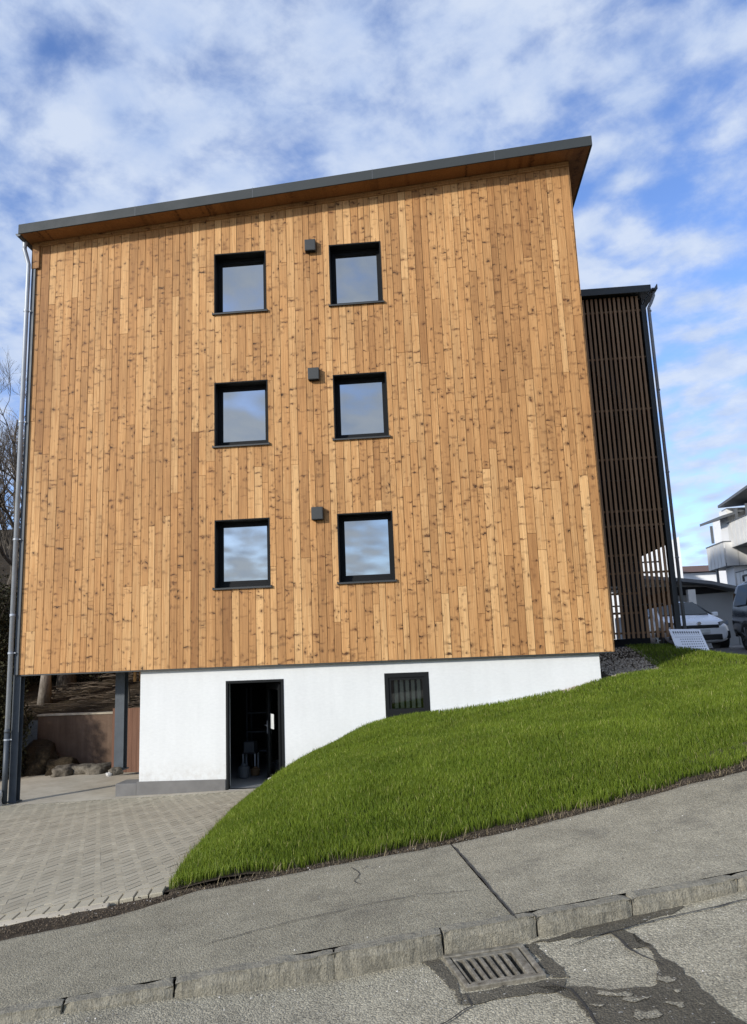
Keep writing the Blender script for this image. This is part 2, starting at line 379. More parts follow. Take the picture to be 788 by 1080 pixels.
def zroad(s, o): return zk(s)-kh(s)-.008*np.clip(-np.asarray(o), 0, 3)
def yedge(X): return (K0+2.1+.208*X)/.978
def zpave(X, Y):
    X = np.asarray(X, float); Y = np.asarray(Y, float); ye = yedge(X); t = np.clip(Y/ye, 0, 1)
    s, _ = so_(X, ye); ze = zside(s, 1.9)-.005; zb = np.clip(-.14+.030*X, -.6, 0)
    return zb+(ze-zb)*t
def grid(name, us, vs, fn, m, parent=None, keep=None):
    U, V_ = np.meshgrid(us, vs, indexing='ij'); P = fn(U, V_); nu, nv = U.shape
    V = np.stack([np.broadcast_to(p, U.shape) for p in P], -1).reshape(-1, 3)
    I = np.arange(nu*nv).reshape(nu, nv)
    Fc = np.stack([I[:-1, :-1], I[1:, :-1], I[1:, 1:], I[:-1, 1:]], -1).reshape(-1, 4)
    if keep is not None:
        c = V[Fc].mean(1); Fc = Fc[keep(c[:, 0], c[:, 1])]
    o = npmesh(name, V, Fc, m, parent=parent); o.data.polygons.foreach_set('use_smooth', [True]*len(o.data.polygons)); return o

def fnoise(x, y, sc_): return mnoise.noise(Vector((x*sc_, y*sc_, 3.3)))
vn = np.vectorize(fnoise)

# base ground far below and beyond everything
def zground(X, Y):
    hs = np.interp(X, [-60, -8, 2, 11.5, 14, 60], [-1.5, -.75, -.45, 1.0, 1.72, 1.85])
    s, o = so_(X, Y); zs = zside(np.clip(s, -14, 22), 1.9)-.35
    return np.where(o < 3, np.minimum(zs, zs), np.where(o < 9, zs+(hs-zs)*(o-3)/6, hs))-.05
gx = np.r_[-900, -400, -150, np.arange(-60, 61, 2.), 150, 400, 900]; gy = np.r_[-300, -100, -40, np.arange(-24, 61, 2.), 120, 400, 1500]
def holed(cx, cy): return ~((cx > 2.2) & (cx < 11.4) & (cy > -1.9) & (cy < 13))
kind(grid('ground', gx, gy, lambda U, V: (U, V, zground(U, V)), M['soil'], keep=holed), 'structure')

# road, pavement
def stream(s0, s1, o0, o1, n1, n2, zf, dz=0):
    return np.linspace(s0, s1, n1), np.linspace(o0, o1, n2), (lambda U, V: (*xy(U, V), zf(U, V)+dz))
def pix(x, y, zf, o_guess=None):       # photo position on a street surface -> (s, o)
    d = AR*(x-394)/F + AU*(540-y)/F + AW; t = 4.
    for _ in range(60):
        P = CAM+d*t; s, o = so_(P[0], P[1]); t += (P[2]-float(zf(s, o)))*3.2*.6
    P = CAM+d*t; return so_(P[0], P[1])
DR = [pix(x, y, zroad) for x, y in ((466, 1011), (551, 998), (577, 1032), (492, 1046))]
def indrain(cx, cy):                   # opening in the road under the drain
    s, o = so_(cx, cy); ins = np.ones(np.shape(cx), bool); cs, co = np.mean(DR, 0)
    Q = [(a+(cs-a)*.1, b+(co-b)*.1) for a, b in DR]
    for i in range(4):
        (a0, b0), (a1, b1) = Q[i], Q[(i+1) % 4]; ins &= ((a1-a0)*(o-b0)-(b1-b0)*(s-a0)) < 0
    return ins
ds = [p[0] for p in DR]; do = [p[1] for p in DR]
us = np.unique(np.r_[np.linspace(-12, 22, 120), np.arange(min(ds)-.02, max(ds)+.03, .012)]); vs_ = np.unique(np.r_[np.linspace(-9, .02, 40), np.arange(min(do)-.02, max(do)+.03, .012)])
kind(grid('road', us, vs_, lambda U, V: (*xy(U, V), zroad(U, V)), M['road'], keep=lambda cx, cy: ~indrain(cx, cy)), 'structure')
# pavement: two slabs of asphalt either side of the joint, back edge ragged
JS = 6.02
def back(s): return np.interp(s, [3.0, 3.7, 4.02, 4.35], [1.42, 1.48, 1.60, 1.83])+.035*np.vectorize(lambda q: fnoise(q, 0, 2.3))(s)+.018*np.vectorize(lambda q: fnoise(q, 5, 11))(s)
_a, _b = pix(478, 893, zside), pix(545, 970, zside)
JS = _b[0]
def JO(o_): return (_a[0]-_b[0])*(o_-_b[1])/(_a[1]-_b[1])
def side(s0, s1, m, nm):
    n = int((s1-s0)/.05)
    def fn(U, V):
        o_ = .098+(back(U)-.098)*V; U = U+(JO(o_) if s0 > 0 else 0)*np.clip((8-U)/2, 0, 1)+(JO(o_) if s0 < 0 else 0)*np.clip((U-4)/2, 0, 1)
        return (*xy(U, o_), zside(U, o_)+.004*vn(U, o_, 1.3)-(V > .985)*.018)
    return kind(grid(nm, np.linspace(s0, s1, n), np.r_[np.linspace(0, .985, 26), 1.0], fn, m), 'structure')
side(-10, JS-.006, M['side'], 'pavement'); side(JS+.006, 20, M['side2'], 'pavement')
# soil verge between pavement, paving and lawn
def fn(U, V): return (*xy(U, V), zside(U, V)-.014+.008*vn(U*3, V*3, 2.1)+.009*vn(U, V, 15))
kind(grid('soil_verge', np.linspace(-8, 18, 500), np.linspace(1.3, 2.5, 30), fn, M['soil'], keep=lambda cx, cy: ~((so_(cx, cy)[0] < 4.12) & (so_(cx, cy)[1] > 1.90))), 'structure')

def ribbon(mb, pts, w, zf, dz=.004, jit=.0):
    P = []
    for i in range(len(pts)-1):
        (s0, o0), (s1, o1) = pts[i], pts[i+1]; n = max(2, int(math.hypot(s1-s0, o1-o0)/.03))
        P += [(s0+(s1-s0)*k/n, o0+(o1-o0)*k/n) for k in range(n)]
    P.append(pts[-1]); P = [(p[0]+jit*fnoise(p[0], p[1], 9), p[1]+jit*fnoise(p[1], p[0], 9.)) for p in P]
    vs = []
    for i, p in enumerate(P):
        q0, q1 = P[max(0, i-1)], P[min(len(P)-1, i+1)]; dx, dy = q1[0]-q0[0], q1[1]-q0[1]; L = math.hypot(dx, dy) or 1
        ww = w*(.55+.9*abs(fnoise(p[0], p[1], 17)))*min(1, (i+1)/4, (len(P)-i)/4)
        for sg in (-1, 1):
            s, o = p[0]-sg*dy/L*ww/2, p[1]+sg*dx/L*ww/2; X, Y = xy(s, o); vs.append((X, Y, float(zf(s, o))+dz))
    mb.add(vs, [(2*i, 2*i+1, 2*i+3, 2*i+2) for i in range(len(P)-1)])
mb = MB()
J = [pix(478, 893, zside), pix(545, 970, zside)]; ribbon(mb, [(J[0][0], J[0][1]), (J[1][0], J[1][1])], .016, zside, .006, .008)
for pts in ([(205, 1000), (300, 974), (400, 952), (440, 945)], [(368, 915), (380, 922), (372, 930), (384, 934)], [(380, 918), (392, 912)], [(440, 945), (500, 940)]):
    ribbon(mb, [pix(x, y, zside) for x, y in pts], .008, zside, .006, .02)
kind(mb.build('pavement_crack', M['crack']), 'structure')
mb = MB()
for pts in ([(492, 1050), (500, 1062), (470, 1080), (430, 1100)], [(600, 1000), (640, 985), (720, 965), (800, 948)], [(575, 1040), (600, 1045), (625, 1070), (640, 1100)],
            [(640, 983), (660, 1000), (700, 1020)]):
    ribbon(mb, [pix(x, y, zroad) for x, y in pts], .012, zroad, .009, .02)
kind(mb.build('road_crack', M['crack']), 'structure')
def patch(name, poly, m, zf, dz, jit=1.):
    P = [pix(x, y, zf) for x, y in poly]; Q = []
    for i in range(len(P)):
        a, b = P[i], P[(i+1) % len(P)]; n = max(2, int(math.dist(a, b)/.025))
        for k in range(n):
            s, o = a[0]+(b[0]-a[0])*k/n, a[1]+(b[1]-a[1])*k/n
            Q.append((s+jit*(.030*fnoise(s, o, 12)+.012*fnoise(s, o, 45)), o+jit*(.030*fnoise(o, s, 12)+.012*fnoise(o, s, 45))))
    mb = MB(); vs = [(*xy(s, o), float(zf(s, o))+dz) for s, o in Q]; mb.add(vs, [tuple(range(len(vs)))])
    o = mb.build(name, m); bm = bmesh.new(); bm.from_mesh(o.data); bmesh.ops.triangulate(bm, faces=bm.faces); bm.to_mesh(o.data); bm.free()
    for p in o.data.polygons:
        if p.normal.z < 0: p.flip()
    return kind(o, 'structure')
patch('dark_road_repair', [(566, 1040), (590, 1042), (625, 1044), (690, 1040), (694, 1012), (664, 985), (684, 996), (725, 1028), (800, 1095), (900, 1180), (700, 1180), (640, 1100), (606, 1058), (585, 1048)], M['roaddark'], zroad, .004)
patch('dirt_beside_kerb', [(560, 994), (600, 985), (664, 968), (720, 957), (715, 962), (655, 979), (690, 1000), (672, 1000), (640, 984), (590, 992)], M['roaddark'], zroad, .004)
for p in ([(446, 1014), (464, 1012), (490, 1048), (488, 1062), (478, 1045)], [(492, 1048), (577, 1034), (596, 1036), (596, 1046), (540, 1052), (490, 1062)], [(554, 996), (562, 994), (574, 1005), (598, 1034), (580, 1032)]):
    patch('dirt_around_drain', p, M['roaddark'], zroad, .004)
for i, p in enumerate(([(628, 1048), (660, 1044), (668, 1052), (640, 1054)], [(690, 1030), (706, 1032), (704, 1040), (694, 1038)], [(668, 1066), (702, 1066), (700, 1076), (668, 1078)],
          [(705, 1060), (722, 1062), (718, 1070)], [(732, 1058), (742, 1066), (738, 1066)], [(655, 1055), (684, 1054), (690, 1058), (664, 1062)], [(708, 1045), (718, 1045), (714, 1049)], [(624, 1060), (640, 1066), (634, 1070)])):
    cx_, cy_ = np.mean(p, 0); patch('pale_worn_spot', [(cx_+(x-cx_)*k, cy_+(y-cy_)*k) for (x, y), k in zip([q for a_, b_ in zip(p, p[1:]+p[:1]) for q in (a_, ((a_[0]+b_[0])/2, (a_[1]+b_[1])/2))], [1, .55, .8, 1.1, .6, .9, .7, 1.2])], M['roadpatch'], zroad, .008, 1.3)
# small stones, grit and litter lying on the street
mb = MB()
for i in range(1500):
    s = random.uniform(2.5, 9.5); r = random.random()
    o = random.gauss(-.12, .12) if r < .4 else random.uniform(-2.2, 1.85) if r < .8 else random.gauss(1.8, .06)
    if -.02 < o < .10: continue
    zf = zroad if o < 0 else zside; X, Y = xy(s, o); z = float(zf(s, o)); q = random.choice([.0018, .0022, .003, .004]) * random.uniform(.7, 1.4)
    t = random.choice([.0, .2, .4, .6, .9]); a = random.random()*6.28
    c, sn = math.cos(a)*q, math.sin(a)*q
    mb.add([(X+c, Y+sn, z+.001), (X-sn*1.3, Y+c, z), (X-c, Y-sn, z+.001), (X+sn, Y-c, z), (X, Y, z+q*1.2)], [(0, 1, 4), (1, 2, 4), (2, 3, 4), (3, 0, 4)], (t, t, t))
kind(mb.build('grit', b_tone('grit_stones', (.12, .10, .08), (.70, .67, .60)), attr=True), 'stuff')

# kerb stones
ks = [-1.6, 1.2, 2.45]
edges_px = [(66, 1072), (183, 1052), (352, 1017), (467, 996), (565, 978), (664, 958), (775, 938)]
eds = [pix(x, y, lambda s, o: zk(s)-.06)[0] for x, y in edges_px]
bounds = [eds[0]-1.0, *eds, eds[-1]+.95, eds[-1]+1.9]
klab = ['granite kerb stone at the far left end of the row', 'short sunken granite kerb stone, second from the left end', 'long granite kerb stone left of the drain with a tall shaded face',
        'granite kerb stone touching the left corner of the storm drain', 'granite kerb stone directly behind the storm drain grate', 'granite kerb stone just right of the storm drain', 'granite kerb stone with a tapering face, beside the dirt patch', 'low sunken granite kerb stone at the right edge of the photo',
        'granite kerb stone beyond the right edge of the photo']
def kerb_stone(s0, s1, label, i):
    bm = bmesh.new(); L = s1-s0-.010; nx, ny, nz = max(4, int(L/.035)), 5, 6
    bmesh.ops.create_cube(bm, size=1)
    bmesh.ops.subdivide_edges(bm, edges=[e for e in bm.edges if abs((e.verts[0].co-e.verts[1].co).x) > .5], cuts=nx)
    bmesh.ops.subdivide_edges(bm, edges=[e for e in bm.edges if abs((e.verts[0].co-e.verts[1].co).y) > .5], cuts=ny)
    bmesh.ops.subdivide_edges(bm, edges=[e for e in bm.edges if abs((e.verts[0].co-e.verts[1].co).z) > .5], cuts=nz)
    tilt = random.uniform(-.008, .008)
    for v in bm.verts:
        x, y, z = v.co; nd = abs(y) > .49 or abs(z) > .49 or abs(x) > .49
        cx = min(.5-abs(x), 9)*L
        rr = .010*(1 if (z > .45 and y < -.45) else 0)
        s = s0+.005+(x+.5)*L+(.006*mnoise.noise(Vector((i*3.3, z*4, y*3))) if abs(x) > .49 else 0); o = (y+.5)*.088; top = float(zk(s)); hz = top-(.5-z)*.26
        n = mnoise.noise_vector(Vector((s*7, o*7+i*5, z*2)))*.010 + mnoise.noise_vector(Vector((s*26, o*26, z*7)))*.004
        if y < -.45: o += .004+rr+.012*(z < .4)*0
        if z > .45 and y < -.45: hz -= .010
        if cx < .02: o += .01*(y < -.4); hz -= .006*(z > .4)*(1-cx/.02)
        o += tilt*x
        X, Y = xy(s+n.x, o+n.y); v.co = (X, Y, hz+n.z*(1 if z > .4 else .5))
    me = bpy.data.meshes.new('kerb_stone'); bm.to_mesh(me); bm.free(); me.materials.append(M['kerb'])
    o = bpy.data.objects.new('kerb_stone', me); col.objects.link(o); tag(o, label, 'kerb stone', 'granite kerb stones along the street')
for i in range(len(bounds)-1): kerb_stone(bounds[i], bounds[i+1], klab[min(i, 8)], i)
mb = MB(); ribbon(mb, [(-6, .092), (2, .094), (12, .094)], .022, lambda s, o: zk(s)-.012, .0, .01)
kind(mb.build('kerb_joint_dirt', M['crack']), 'structure')
mb = MB(); vs = []
for s in np.arange(-6, 12, .1):
    for o, dz in ((.012, -.16), (.10, -.14)): X, Y = xy(s, o); vs.append((X, Y, float(zk(s))+dz))
mb.add(vs, [(2*i, 2*i+1, 2*i+3, 2*i+2) for i in range(len(vs)//2-1)]); kind(mb.build('kerb_bed', M['crack']), 'structure')

# storm drain grate
c4 = [Vector((*xy(*p), 0)) for p in [pix(x, y, zroad) for x, y in ((466, 1011), (551, 998), (577, 1032), (492, 1046))]]
for v in c4:
    s, o = so_(v.x, v.y); v.z = float(zroad(s, o))+.008
dr = thing('storm_drain', 'cast iron storm drain grate set in the road against the kerb', 'drain grate', c4[3])
def bil(u, v): return c4[0]*(1-u)*(1-v)+c4[1]*u*(1-v)+c4[2]*u*v+c4[3]*(1-u)*v
def bil_box(mb, u0, u1, v0, v1, z0, z1):
    vs = [bil(u, v)+Vector((0, 0, z)) for u in (u0, u1) for v in (v0, v1) for z in (z0, z1)]
    mb.add(vs, [(0,1,3,2),(4,6,7,5),(0,4,5,1),(2,3,7,6),(0,2,6,4),(1,5,7,3)])
m = MB(); bil_box(m, 0, 1, 0, .09, -.05, .010); bil_box(m, 0, 1, .93, 1, -.05, .010); bil_box(m, 0, .07, .09, .93, -.05, .0098); bil_box(m, .93, 1, .09, .93, -.05, .0098)
m.build('frame', M['iron'], dr, bevel=.005)
m = MB(); bil_box(m, .09, .91, .11, .20, -.04, .006); bil_box(m, .09, .91, .86, .915, -.04, .006); bil_box(m, .80, .91, .2, .86, -.04, .0058); bil_box(m, .09, .12, .2, .86, -.04, .0058)
for k in range(1, 7): u = .12+k*.68/7; bil_box(m, u-.023, u+.023, .2, .86, -.04, .0056)
m.build('grate', M['iron'], dr, bevel=.004)
m = MB(); bil_box(m, .05, .95, .05, .95, -.30, -.26); m.build('gully_bottom', M['black'], dr)

# ------------------------------------------------------------------ paving in herringbone
def pave_edge_ok(X, Y): return 1
LB = [(6.12, -8.92), (6.05, -8.6), (5.75, -7.27), (5.52, -5.93), (5.2, -3.99), (5.05, -2.9), (4.92, -1.7), (4.98, -.8), (5.12, -.2), (5.15, .1)]   # left edge of the lawn
lbY = [p[1] for p in LB]; lbX = [p[0] for p in LB]
def lawn_left(Y): return np.interp(Y, lbY, lbX)
kind(grid('paving_bed', np.linspace(-7, 6.6, 80), np.linspace(0, 1, 50), lambda U, V: (U, .0+V*(yedge(U)-.0), zpave(U, V*yedge(U))-.022), M['crack']), 'structure')
V_, F_, T_ = [], [], []
def paver(cx, cy, L, W, ang, gl=.005, gw=.005, tn=None):
    c, s_ = math.cos(ang), math.sin(ang); hl, hw = L/2-gl, W/2-gw; b = len(V_); h = random.uniform(-.0016, .0016)
    X0, Y0 = xy(cx, cy)
    tl = (random.uniform(-.006, .006), random.uniform(-.006, .006))
    for dz, ins in ((-.03, 0), (-.007, 0), (0, .8)):
        for sx, sy in ((-1, -1), (1, -1), (1, 1), (-1, 1)):
            lx, ly = sx*(hl-ins*gl), sy*(hw-ins*gw); X, Y = xy(cx+lx*c-ly*s_, cy+lx*s_+ly*c)
            V_.append((X, Y, float(zpave(X, Y))+dz+h+lx*tl[0]+ly*tl[1]))
    for r in (0, 4):
        for k in range(4): F_.append((b+r+k, b+r+(k+1) % 4, b+r+4+(k+1) % 4, b+r+4+k))
    F_.append((b+8, b+9, b+10, b+11)); t = random.random() if tn is None else tn; T_.extend([(t, t, t, 1)]*12)
AC = R(12); CW, CL, RISE = .17, .20, .125
def zpaver(u0, v0):
    b = len(V_); t = random.gauss(.5, .2); h = random.uniform(-.0015, .0015); P = []
    for dz, ex in ((-.03, 0), (-.006, 0), (0, .003)):
        for top in (0, 1):
            for u, f, g in ((.0002, 0, .002), (.022, 0, .010), (.118, RISE, .010), (CW-.0002, RISE, .002)):
                u_ = u; v = f+(CL-g-ex if top else g+ex); P.append((u0+u_, v0+v, dz))
    out = []; ins = 0
    for u, v, dz in P:
        s = 3.0+u*math.cos(AC)-v*math.sin(AC); o = 6.0+u*math.sin(AC)+v*math.cos(AC); X, Y = xy(s, o); ins += (o > 2.18) and (Y < -.47) and (X > -6.3)
        o = max(o, 2.18); X, Y = xy(s, o); Y = min(Y, -.47); out.append((X, Y, dz))
    if ins < 3 or out[0][0] > float(lawn_left(out[0][1]))+.15: return
    for X, Y, dz in out: V_.append((X, Y, float(zpave(X, Y))+dz+h))
    for k in range(3): F_.append((b+16+k, b+17+k, b+21+k, b+20+k))
    ring = [0, 1, 2, 3, 7, 6, 5, 4]
    for r in (0, 8):
        for k in range(8): F_.append((b+r+ring[k], b+r+ring[(k+1) % 8], b+r+8+ring[(k+1) % 8], b+r+8+ring[k]))
    T_.extend([(t, t, t, 1)]*24)
for c_ in range(-60, 45):
    for k in range(-45, 60): zpaver(c_*CW, k*CL+(c_ % 2)*.5*CL)
for k in range(-75, 66):             # soldier course along the pavement and kerb edging
    s = k*.1+.05
    X, Y = xy(s, 2.07)
    if X > 6.02: continue
    paver(s, 2.07, .2, .1, math.pi/2, tn=.7)
for k in range(-52, 52):
    X = k*.1
    if X > 4.9: continue
    for q in (0,):
        s, o = so_(X, -.36); paver(s, o, .2, .1, math.pi/2-PH)
Va, Fa, Ta = np.array(V_), np.array(F_), np.array(T_)
kind(npmesh('paving', Va, Fa, M['paver'], Ta), 'structure')
# concrete edging stones in front of the paving, tilted a little
for k in range(7):
    pass
mb = MB()
for k in range(-15, 8):
    s = k*.8-.25; X, Y = xy(s, 2.06)
    if s+.8 > 4.15: break
    vs = []
    j = random.uniform(-.006, .006)
    for q in (s+.006, s+.794):
        for o, dz in ((1.875+j, -.12), (1.875+j, -.008), (1.96, .002), (1.96, -.12)): X, Y = xy(q, o); vs.append((X, Y, float(zpave(X, Y))+dz))
    mb.add(vs, [(0, 1, 2, 3), (7, 6, 5, 4), (0, 4, 5, 1), (1, 5, 6, 2), (2, 6, 7, 3), (3, 7, 4, 0)])
kind(mb.build('paving_edging', M['conc'], bevel=.008), 'structure')
# concrete apron in front of and below the overhang
def zyard(X, Y): return np.clip(-.14+.030*X, -.6, 0)-.004+.006*vn(X, Y, 1.5)+np.clip(Y, 0, 5)*(-.004)
kind(grid('yard_concrete', np.linspace(-9, 2.5, 60), np.linspace(-.26, 6.5, 40), lambda U, V: (U, V, zyard(U, V)), M['conc']), 'structure')
kind(grid('door_apron', np.linspace(2.5, 5.3, 20), np.linspace(-.26, .10, 4), lambda U, V: (U, V, zyard(U, V)), M['conc']), 'structure')

# ------------------------------------------------------------------ lawn surface
cp = []
for Y in (-8.8, -7.8, -6.9, -5.9, -4.6, -3.2, -2.0, -1.0, -.2):
    x = float(lawn_left(Y)); zp = float(zpave(x, Y)); cp.append((x, Y, zp+.0))
    k = np.interp(Y, [-8.8, -5, 0], [.10, .30, .44]); cp.append((x+.55, Y, zp+k))
cp += [(5.5, 0, .42), (6.2, 0, .80), (6.6, 0, 1.0), (7.1, 0, 1.13), (7.7, 0, 1.21), (8.3, 0, 1.26), (9.0, 0, 1.34), (9.7, 0, 1.44), (10.4, 0, 1.58), (10.95, 0, 1.70),
       (11.6, .4, 1.77), (12.3, .8, 1.80), (11.9, 2.6, 2.10), (12.8, 2.6, 2.14), (12.1, 3.6, 2.26), (13.3, 3.6, 2.24), (14.6, 3.2, 1.93), (15, 4, 1.86), (16.5, 3.6, 1.88), (19, 3, 2.0), (16, 0, 1.93), (19, -3, 2.25), (8.3, -2.8, 1.17), (7.0, -3, .96), (10.5, -3.5, 1.46), (13, -3, 1.78)]
for s in np.arange(4.0, 18, .8):
    o = 1.88; X, Y = xy(s, o); cp.append((X, Y, float(zside(s, 1.9))-.004))
cp = np.array(cp)
def phi(r): return np.where(r > 1e-9, r**2*np.log(np.maximum(r, 1e-9)), 0)
D_ = np.linalg.norm(cp[:, None, :2]-cp[None, :, :2], axis=2); n_ = len(cp)
Am = np.zeros((n_+3, n_+3)); Am[:n_, :n_] = phi(D_)+np.eye(n_)*.02; Am[:n_, n_] = 1; Am[:n_, n_+1:] = cp[:, :2]; Am[n_, :n_] = 1; Am[n_+1:, :n_] = cp[:, :2].T
cf = np.linalg.solve(Am, np.r_[cp[:, 2], 0, 0, 0])
def zlawn(X, Y):
    X = np.asarray(X, float); Y = np.asarray(Y, float); sh = np.broadcast(X, Y).shape; X = np.broadcast_to(X, sh).ravel(); Y = np.broadcast_to(Y, sh).ravel(); out = np.empty(X.size)
    for i in range(0, X.size, 20000):
        x, y = X[i:i+20000], Y[i:i+20000]; r = np.hypot(x[:, None]-cp[:, 0], y[:, None]-cp[:, 1]); out[i:i+20000] = phi(r) @ cf[:n_]+cf[n_]+cf[n_+1]*x+cf[n_+2]*y
    return out.reshape(sh)
# gravel strip boundary: (11.0,-.25) -> (12.45,.35) -> along the house side
GT = at(698, 707, .9)
def lawn_in(X, Y, m=0.):
    s, o = so_(X, Y); inn = (X > lawn_left(Y)-m) & (o > 1.985-m+.05*np.sin(s*3.1)*.6+.03*np.sin(s*11)) & (X < 19)
    inn &= ~((X < 11.25-m) & (Y > .0+m))
    gx_ = 12.25; inn &= ~((X > 10.2-m) & (X < gx_+.0-m) & (Y > -.42+(X-10.2)*.62+m) & (Y < 6))
    inn &= Y < np.interp(X, [11, 14.2, 15, 15.8, 19], [3.5, 3.5, 3.6, 2.0, 2.0])+m
    return inn
lx = np.arange(4.7, 19.2, .06); ly = np.arange(-9.0, 4.2, .06)
kind(grid('lawn_soil', lx, ly, lambda U, V: (U, V, zlawn(U, V)-.012+.006*vn(U, V, 6)), M['soil'], keep=lambda cx, cy: lawn_in(cx, cy, .03)), 'structure')
# grass blades
def blades():
    Xs, Ys = [], []
    for x0, x1, y0, y1, dens in ((4.8, 8, -9, -5.5, 7000), (8, 11.5, -9, -5.5, 7000), (4.8, 8, -5.5, 0, 4800), (8, 13.5, -5.5, -2, 4200), (8, 13.5, -2, 1.5, 2200), (11, 15.5, 1.5, 5.7, 1500), (13.5, 17, -5.5, 1.5, 900), (11.5, 15, -8.6, -5.5, 900), (15.5, 17, 1.5, 4.4, 700)):
        k = int((x1-x0)*(y1-y0)*dens); x = rng.uniform(x0, x1, k); y = rng.uniform(y0, y1, k); ok = lawn_in(x, y); Xs.append(x[ok]); Ys.append(y[ok])
    X, Y = np.concatenate(Xs), np.concatenate(Ys); Z = zlawn(X, Y); n = len(X); W0 = 1
    d = np.hypot(X-CAM[0], Y-CAM[1])
    th = rng.uniform(0, 2*np.pi, n); 
    patchn = np.array([mnoise.noise(Vector((a*1.7, b*1.7, 0))) for a, b in zip(X[::1], Y[::1])])
    H = (.050+.022*rng.random(n)+.016*patchn)*np.where(rng.random(n) < .035, 1.55, 1); W = (.0021+.0009*rng.random(n))*np.clip(d/8, 1, 2.0)
    la = rng.uniform(0, 2*np.pi, n); lean = rng.uniform(.05, .5, n)*H; lx_, ly_ = np.cos(la)*lean+.010*patchn, np.sin(la)*lean
    wx, wy = np.cos(th)*W, np.sin(th)*W
    P = np.stack([np.stack([X-wx, Y-wy, Z-.006], 1), np.stack([X+wx, Y+wy, Z-.006], 1),
                  np.stack([X+wx*.8+lx_*.35, Y+wy*.8+ly_*.35, Z+H*.55], 1), np.stack([X-wx*.8+lx_*.35, Y-wy*.8+ly_*.35, Z+H*.55], 1),
                  np.stack([X+lx_+wx*.12, Y+ly_+wy*.12, Z+H*.97], 1), np.stack([X+lx_-wx*.12, Y+ly_-wy*.12, Z+H*.97], 1)], 1)
    V = P.reshape(-1, 3); b = (np.arange(n)*6)[:, None]
    Fc = np.stack([b+np.array([0, 1, 2, 3]), b+np.array([3, 2, 4, 5])], 1).reshape(-1, 4)
    hue = np.clip(rng.normal(.45, .22, n)+.25*patchn, 0, .92); hue[rng.random(n) < .02] = 1.0
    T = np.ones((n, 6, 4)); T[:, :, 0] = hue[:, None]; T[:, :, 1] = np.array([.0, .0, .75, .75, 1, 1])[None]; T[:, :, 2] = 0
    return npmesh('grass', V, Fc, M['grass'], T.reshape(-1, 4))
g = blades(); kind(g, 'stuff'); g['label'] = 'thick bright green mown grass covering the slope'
mb = MB()
for i in range(4200):
    s = random.uniform(2.8, 10.5); w_ = float(np.interp(s, [3.0, 3.7, 4.02, 4.35], [1.64, 1.68, 1.76, 1.90])); o = random.gauss(w_, .10 if s < 4 else .05)
    X, Y = xy(s, o); z = float(zside(s, o))-.004; q = random.uniform(.002, .008); t = random.random(); a = random.random()*6.28; c, sn = math.cos(a)*q, math.sin(a)*q
    mb.add([(X+c, Y+sn, z-.004), (X-sn*1.3, Y+c, z-.004), (X-c, Y-sn, z-.004), (X+sn, Y-c, z-.004), (X+c*.3, Y, z+q*.8)], [(0, 1, 4), (1, 2, 4), (2, 3, 4), (3, 0, 4)], (t, t, t))
kind(mb.build('soil_clods', b_tone('soil_clod', (.03, .023, .015), (.13, .10, .068)), attr=True), 'stuff')
# weeds and dry stalks spilling over the lawn edge
mb = MB()
for i in range(900):
    if random.random() < .6:
        s = random.uniform(4.2, 11); o = random.gauss(1.88, .05); X, Y = xy(s, o); Z = float(zside(s, 1.9))
    else:
        Y = random.uniform(-8, 0); X = float(lawn_left(Y))+random.gauss(-.03, .03); Z = float(zpave(X, Y))
    h = random.uniform(.02, .085); a = random.random()*6.28; l = random.uniform(.4, 1.4)*h; t = random.random()
    c = Vector((math.cos(a), math.sin(a), 0)); p = Vector((X, Y, Z)); wv = Vector((-c.y, c.x, 0))*.0013
    mb.add([p-wv, p+wv, p+c*l*.5+Vector((0, 0, h*.7))+wv, p+c*l*.5+Vector((0, 0, h*.7))-wv, p+c*l+Vector((0, 0, h))], [(0, 1, 2, 3), (3, 2, 4)], (t, t, t))
kind(mb.build('dry_stalks', b_tone('straw', (.07, .055, .03), (.32, .26, .15)), attr=True), 'stuff')
# gravel
kind(grid('gravel_bed', np.arange(10.0, 12.5, .06), np.arange(-.8, 3.5, .06), lambda U, V: (U, V, zlawn(U, V)-.012), M['soil'], keep=lambda cx, cy: (cy > -.5+(cx-10.2)*.6) & (cy > -.05-(cx > 11.2)*9)), 'structure')
mb = MB(); ico = bmesh.new(); bmesh.ops.create_icosphere(ico, subdivisions=1, radius=1); iv = [v.co.copy() for v in ico.verts]; ifc = [tuple(v.index for v in f.verts) for f in ico.faces]; ico.free()
for i in range(5200):
    X = random.uniform(10.2, 12.4); Y = random.uniform(-.6, 3.4) if random.random() < .45 else random.uniform(-.6, 2.2)
    if not (Y > -.45+(X-10.2)*.62) or (X < 11.22 and Y > .02): continue
    r = random.uniform(.012, .028); z = float(zlawn(X, Y)) if i % 3 == 0 else None
    if z is None: z = float(zlawn(X, Y))
    ro = Matrix.Rotation(random.random()*6, 3, 'Z') @ Matrix.Rotation(random.random()*6, 3, 'X'); t = random.random()
    mb.add([ro @ Vector((q.x*r, q.y*r*.8, q.z*r*.6))+Vector((X, Y, z+r*.2)) for q in iv], ifc, (t, t, t))
o = mb.build('gravel', M['gravel'], attr=True); kind(o, 'stuff')

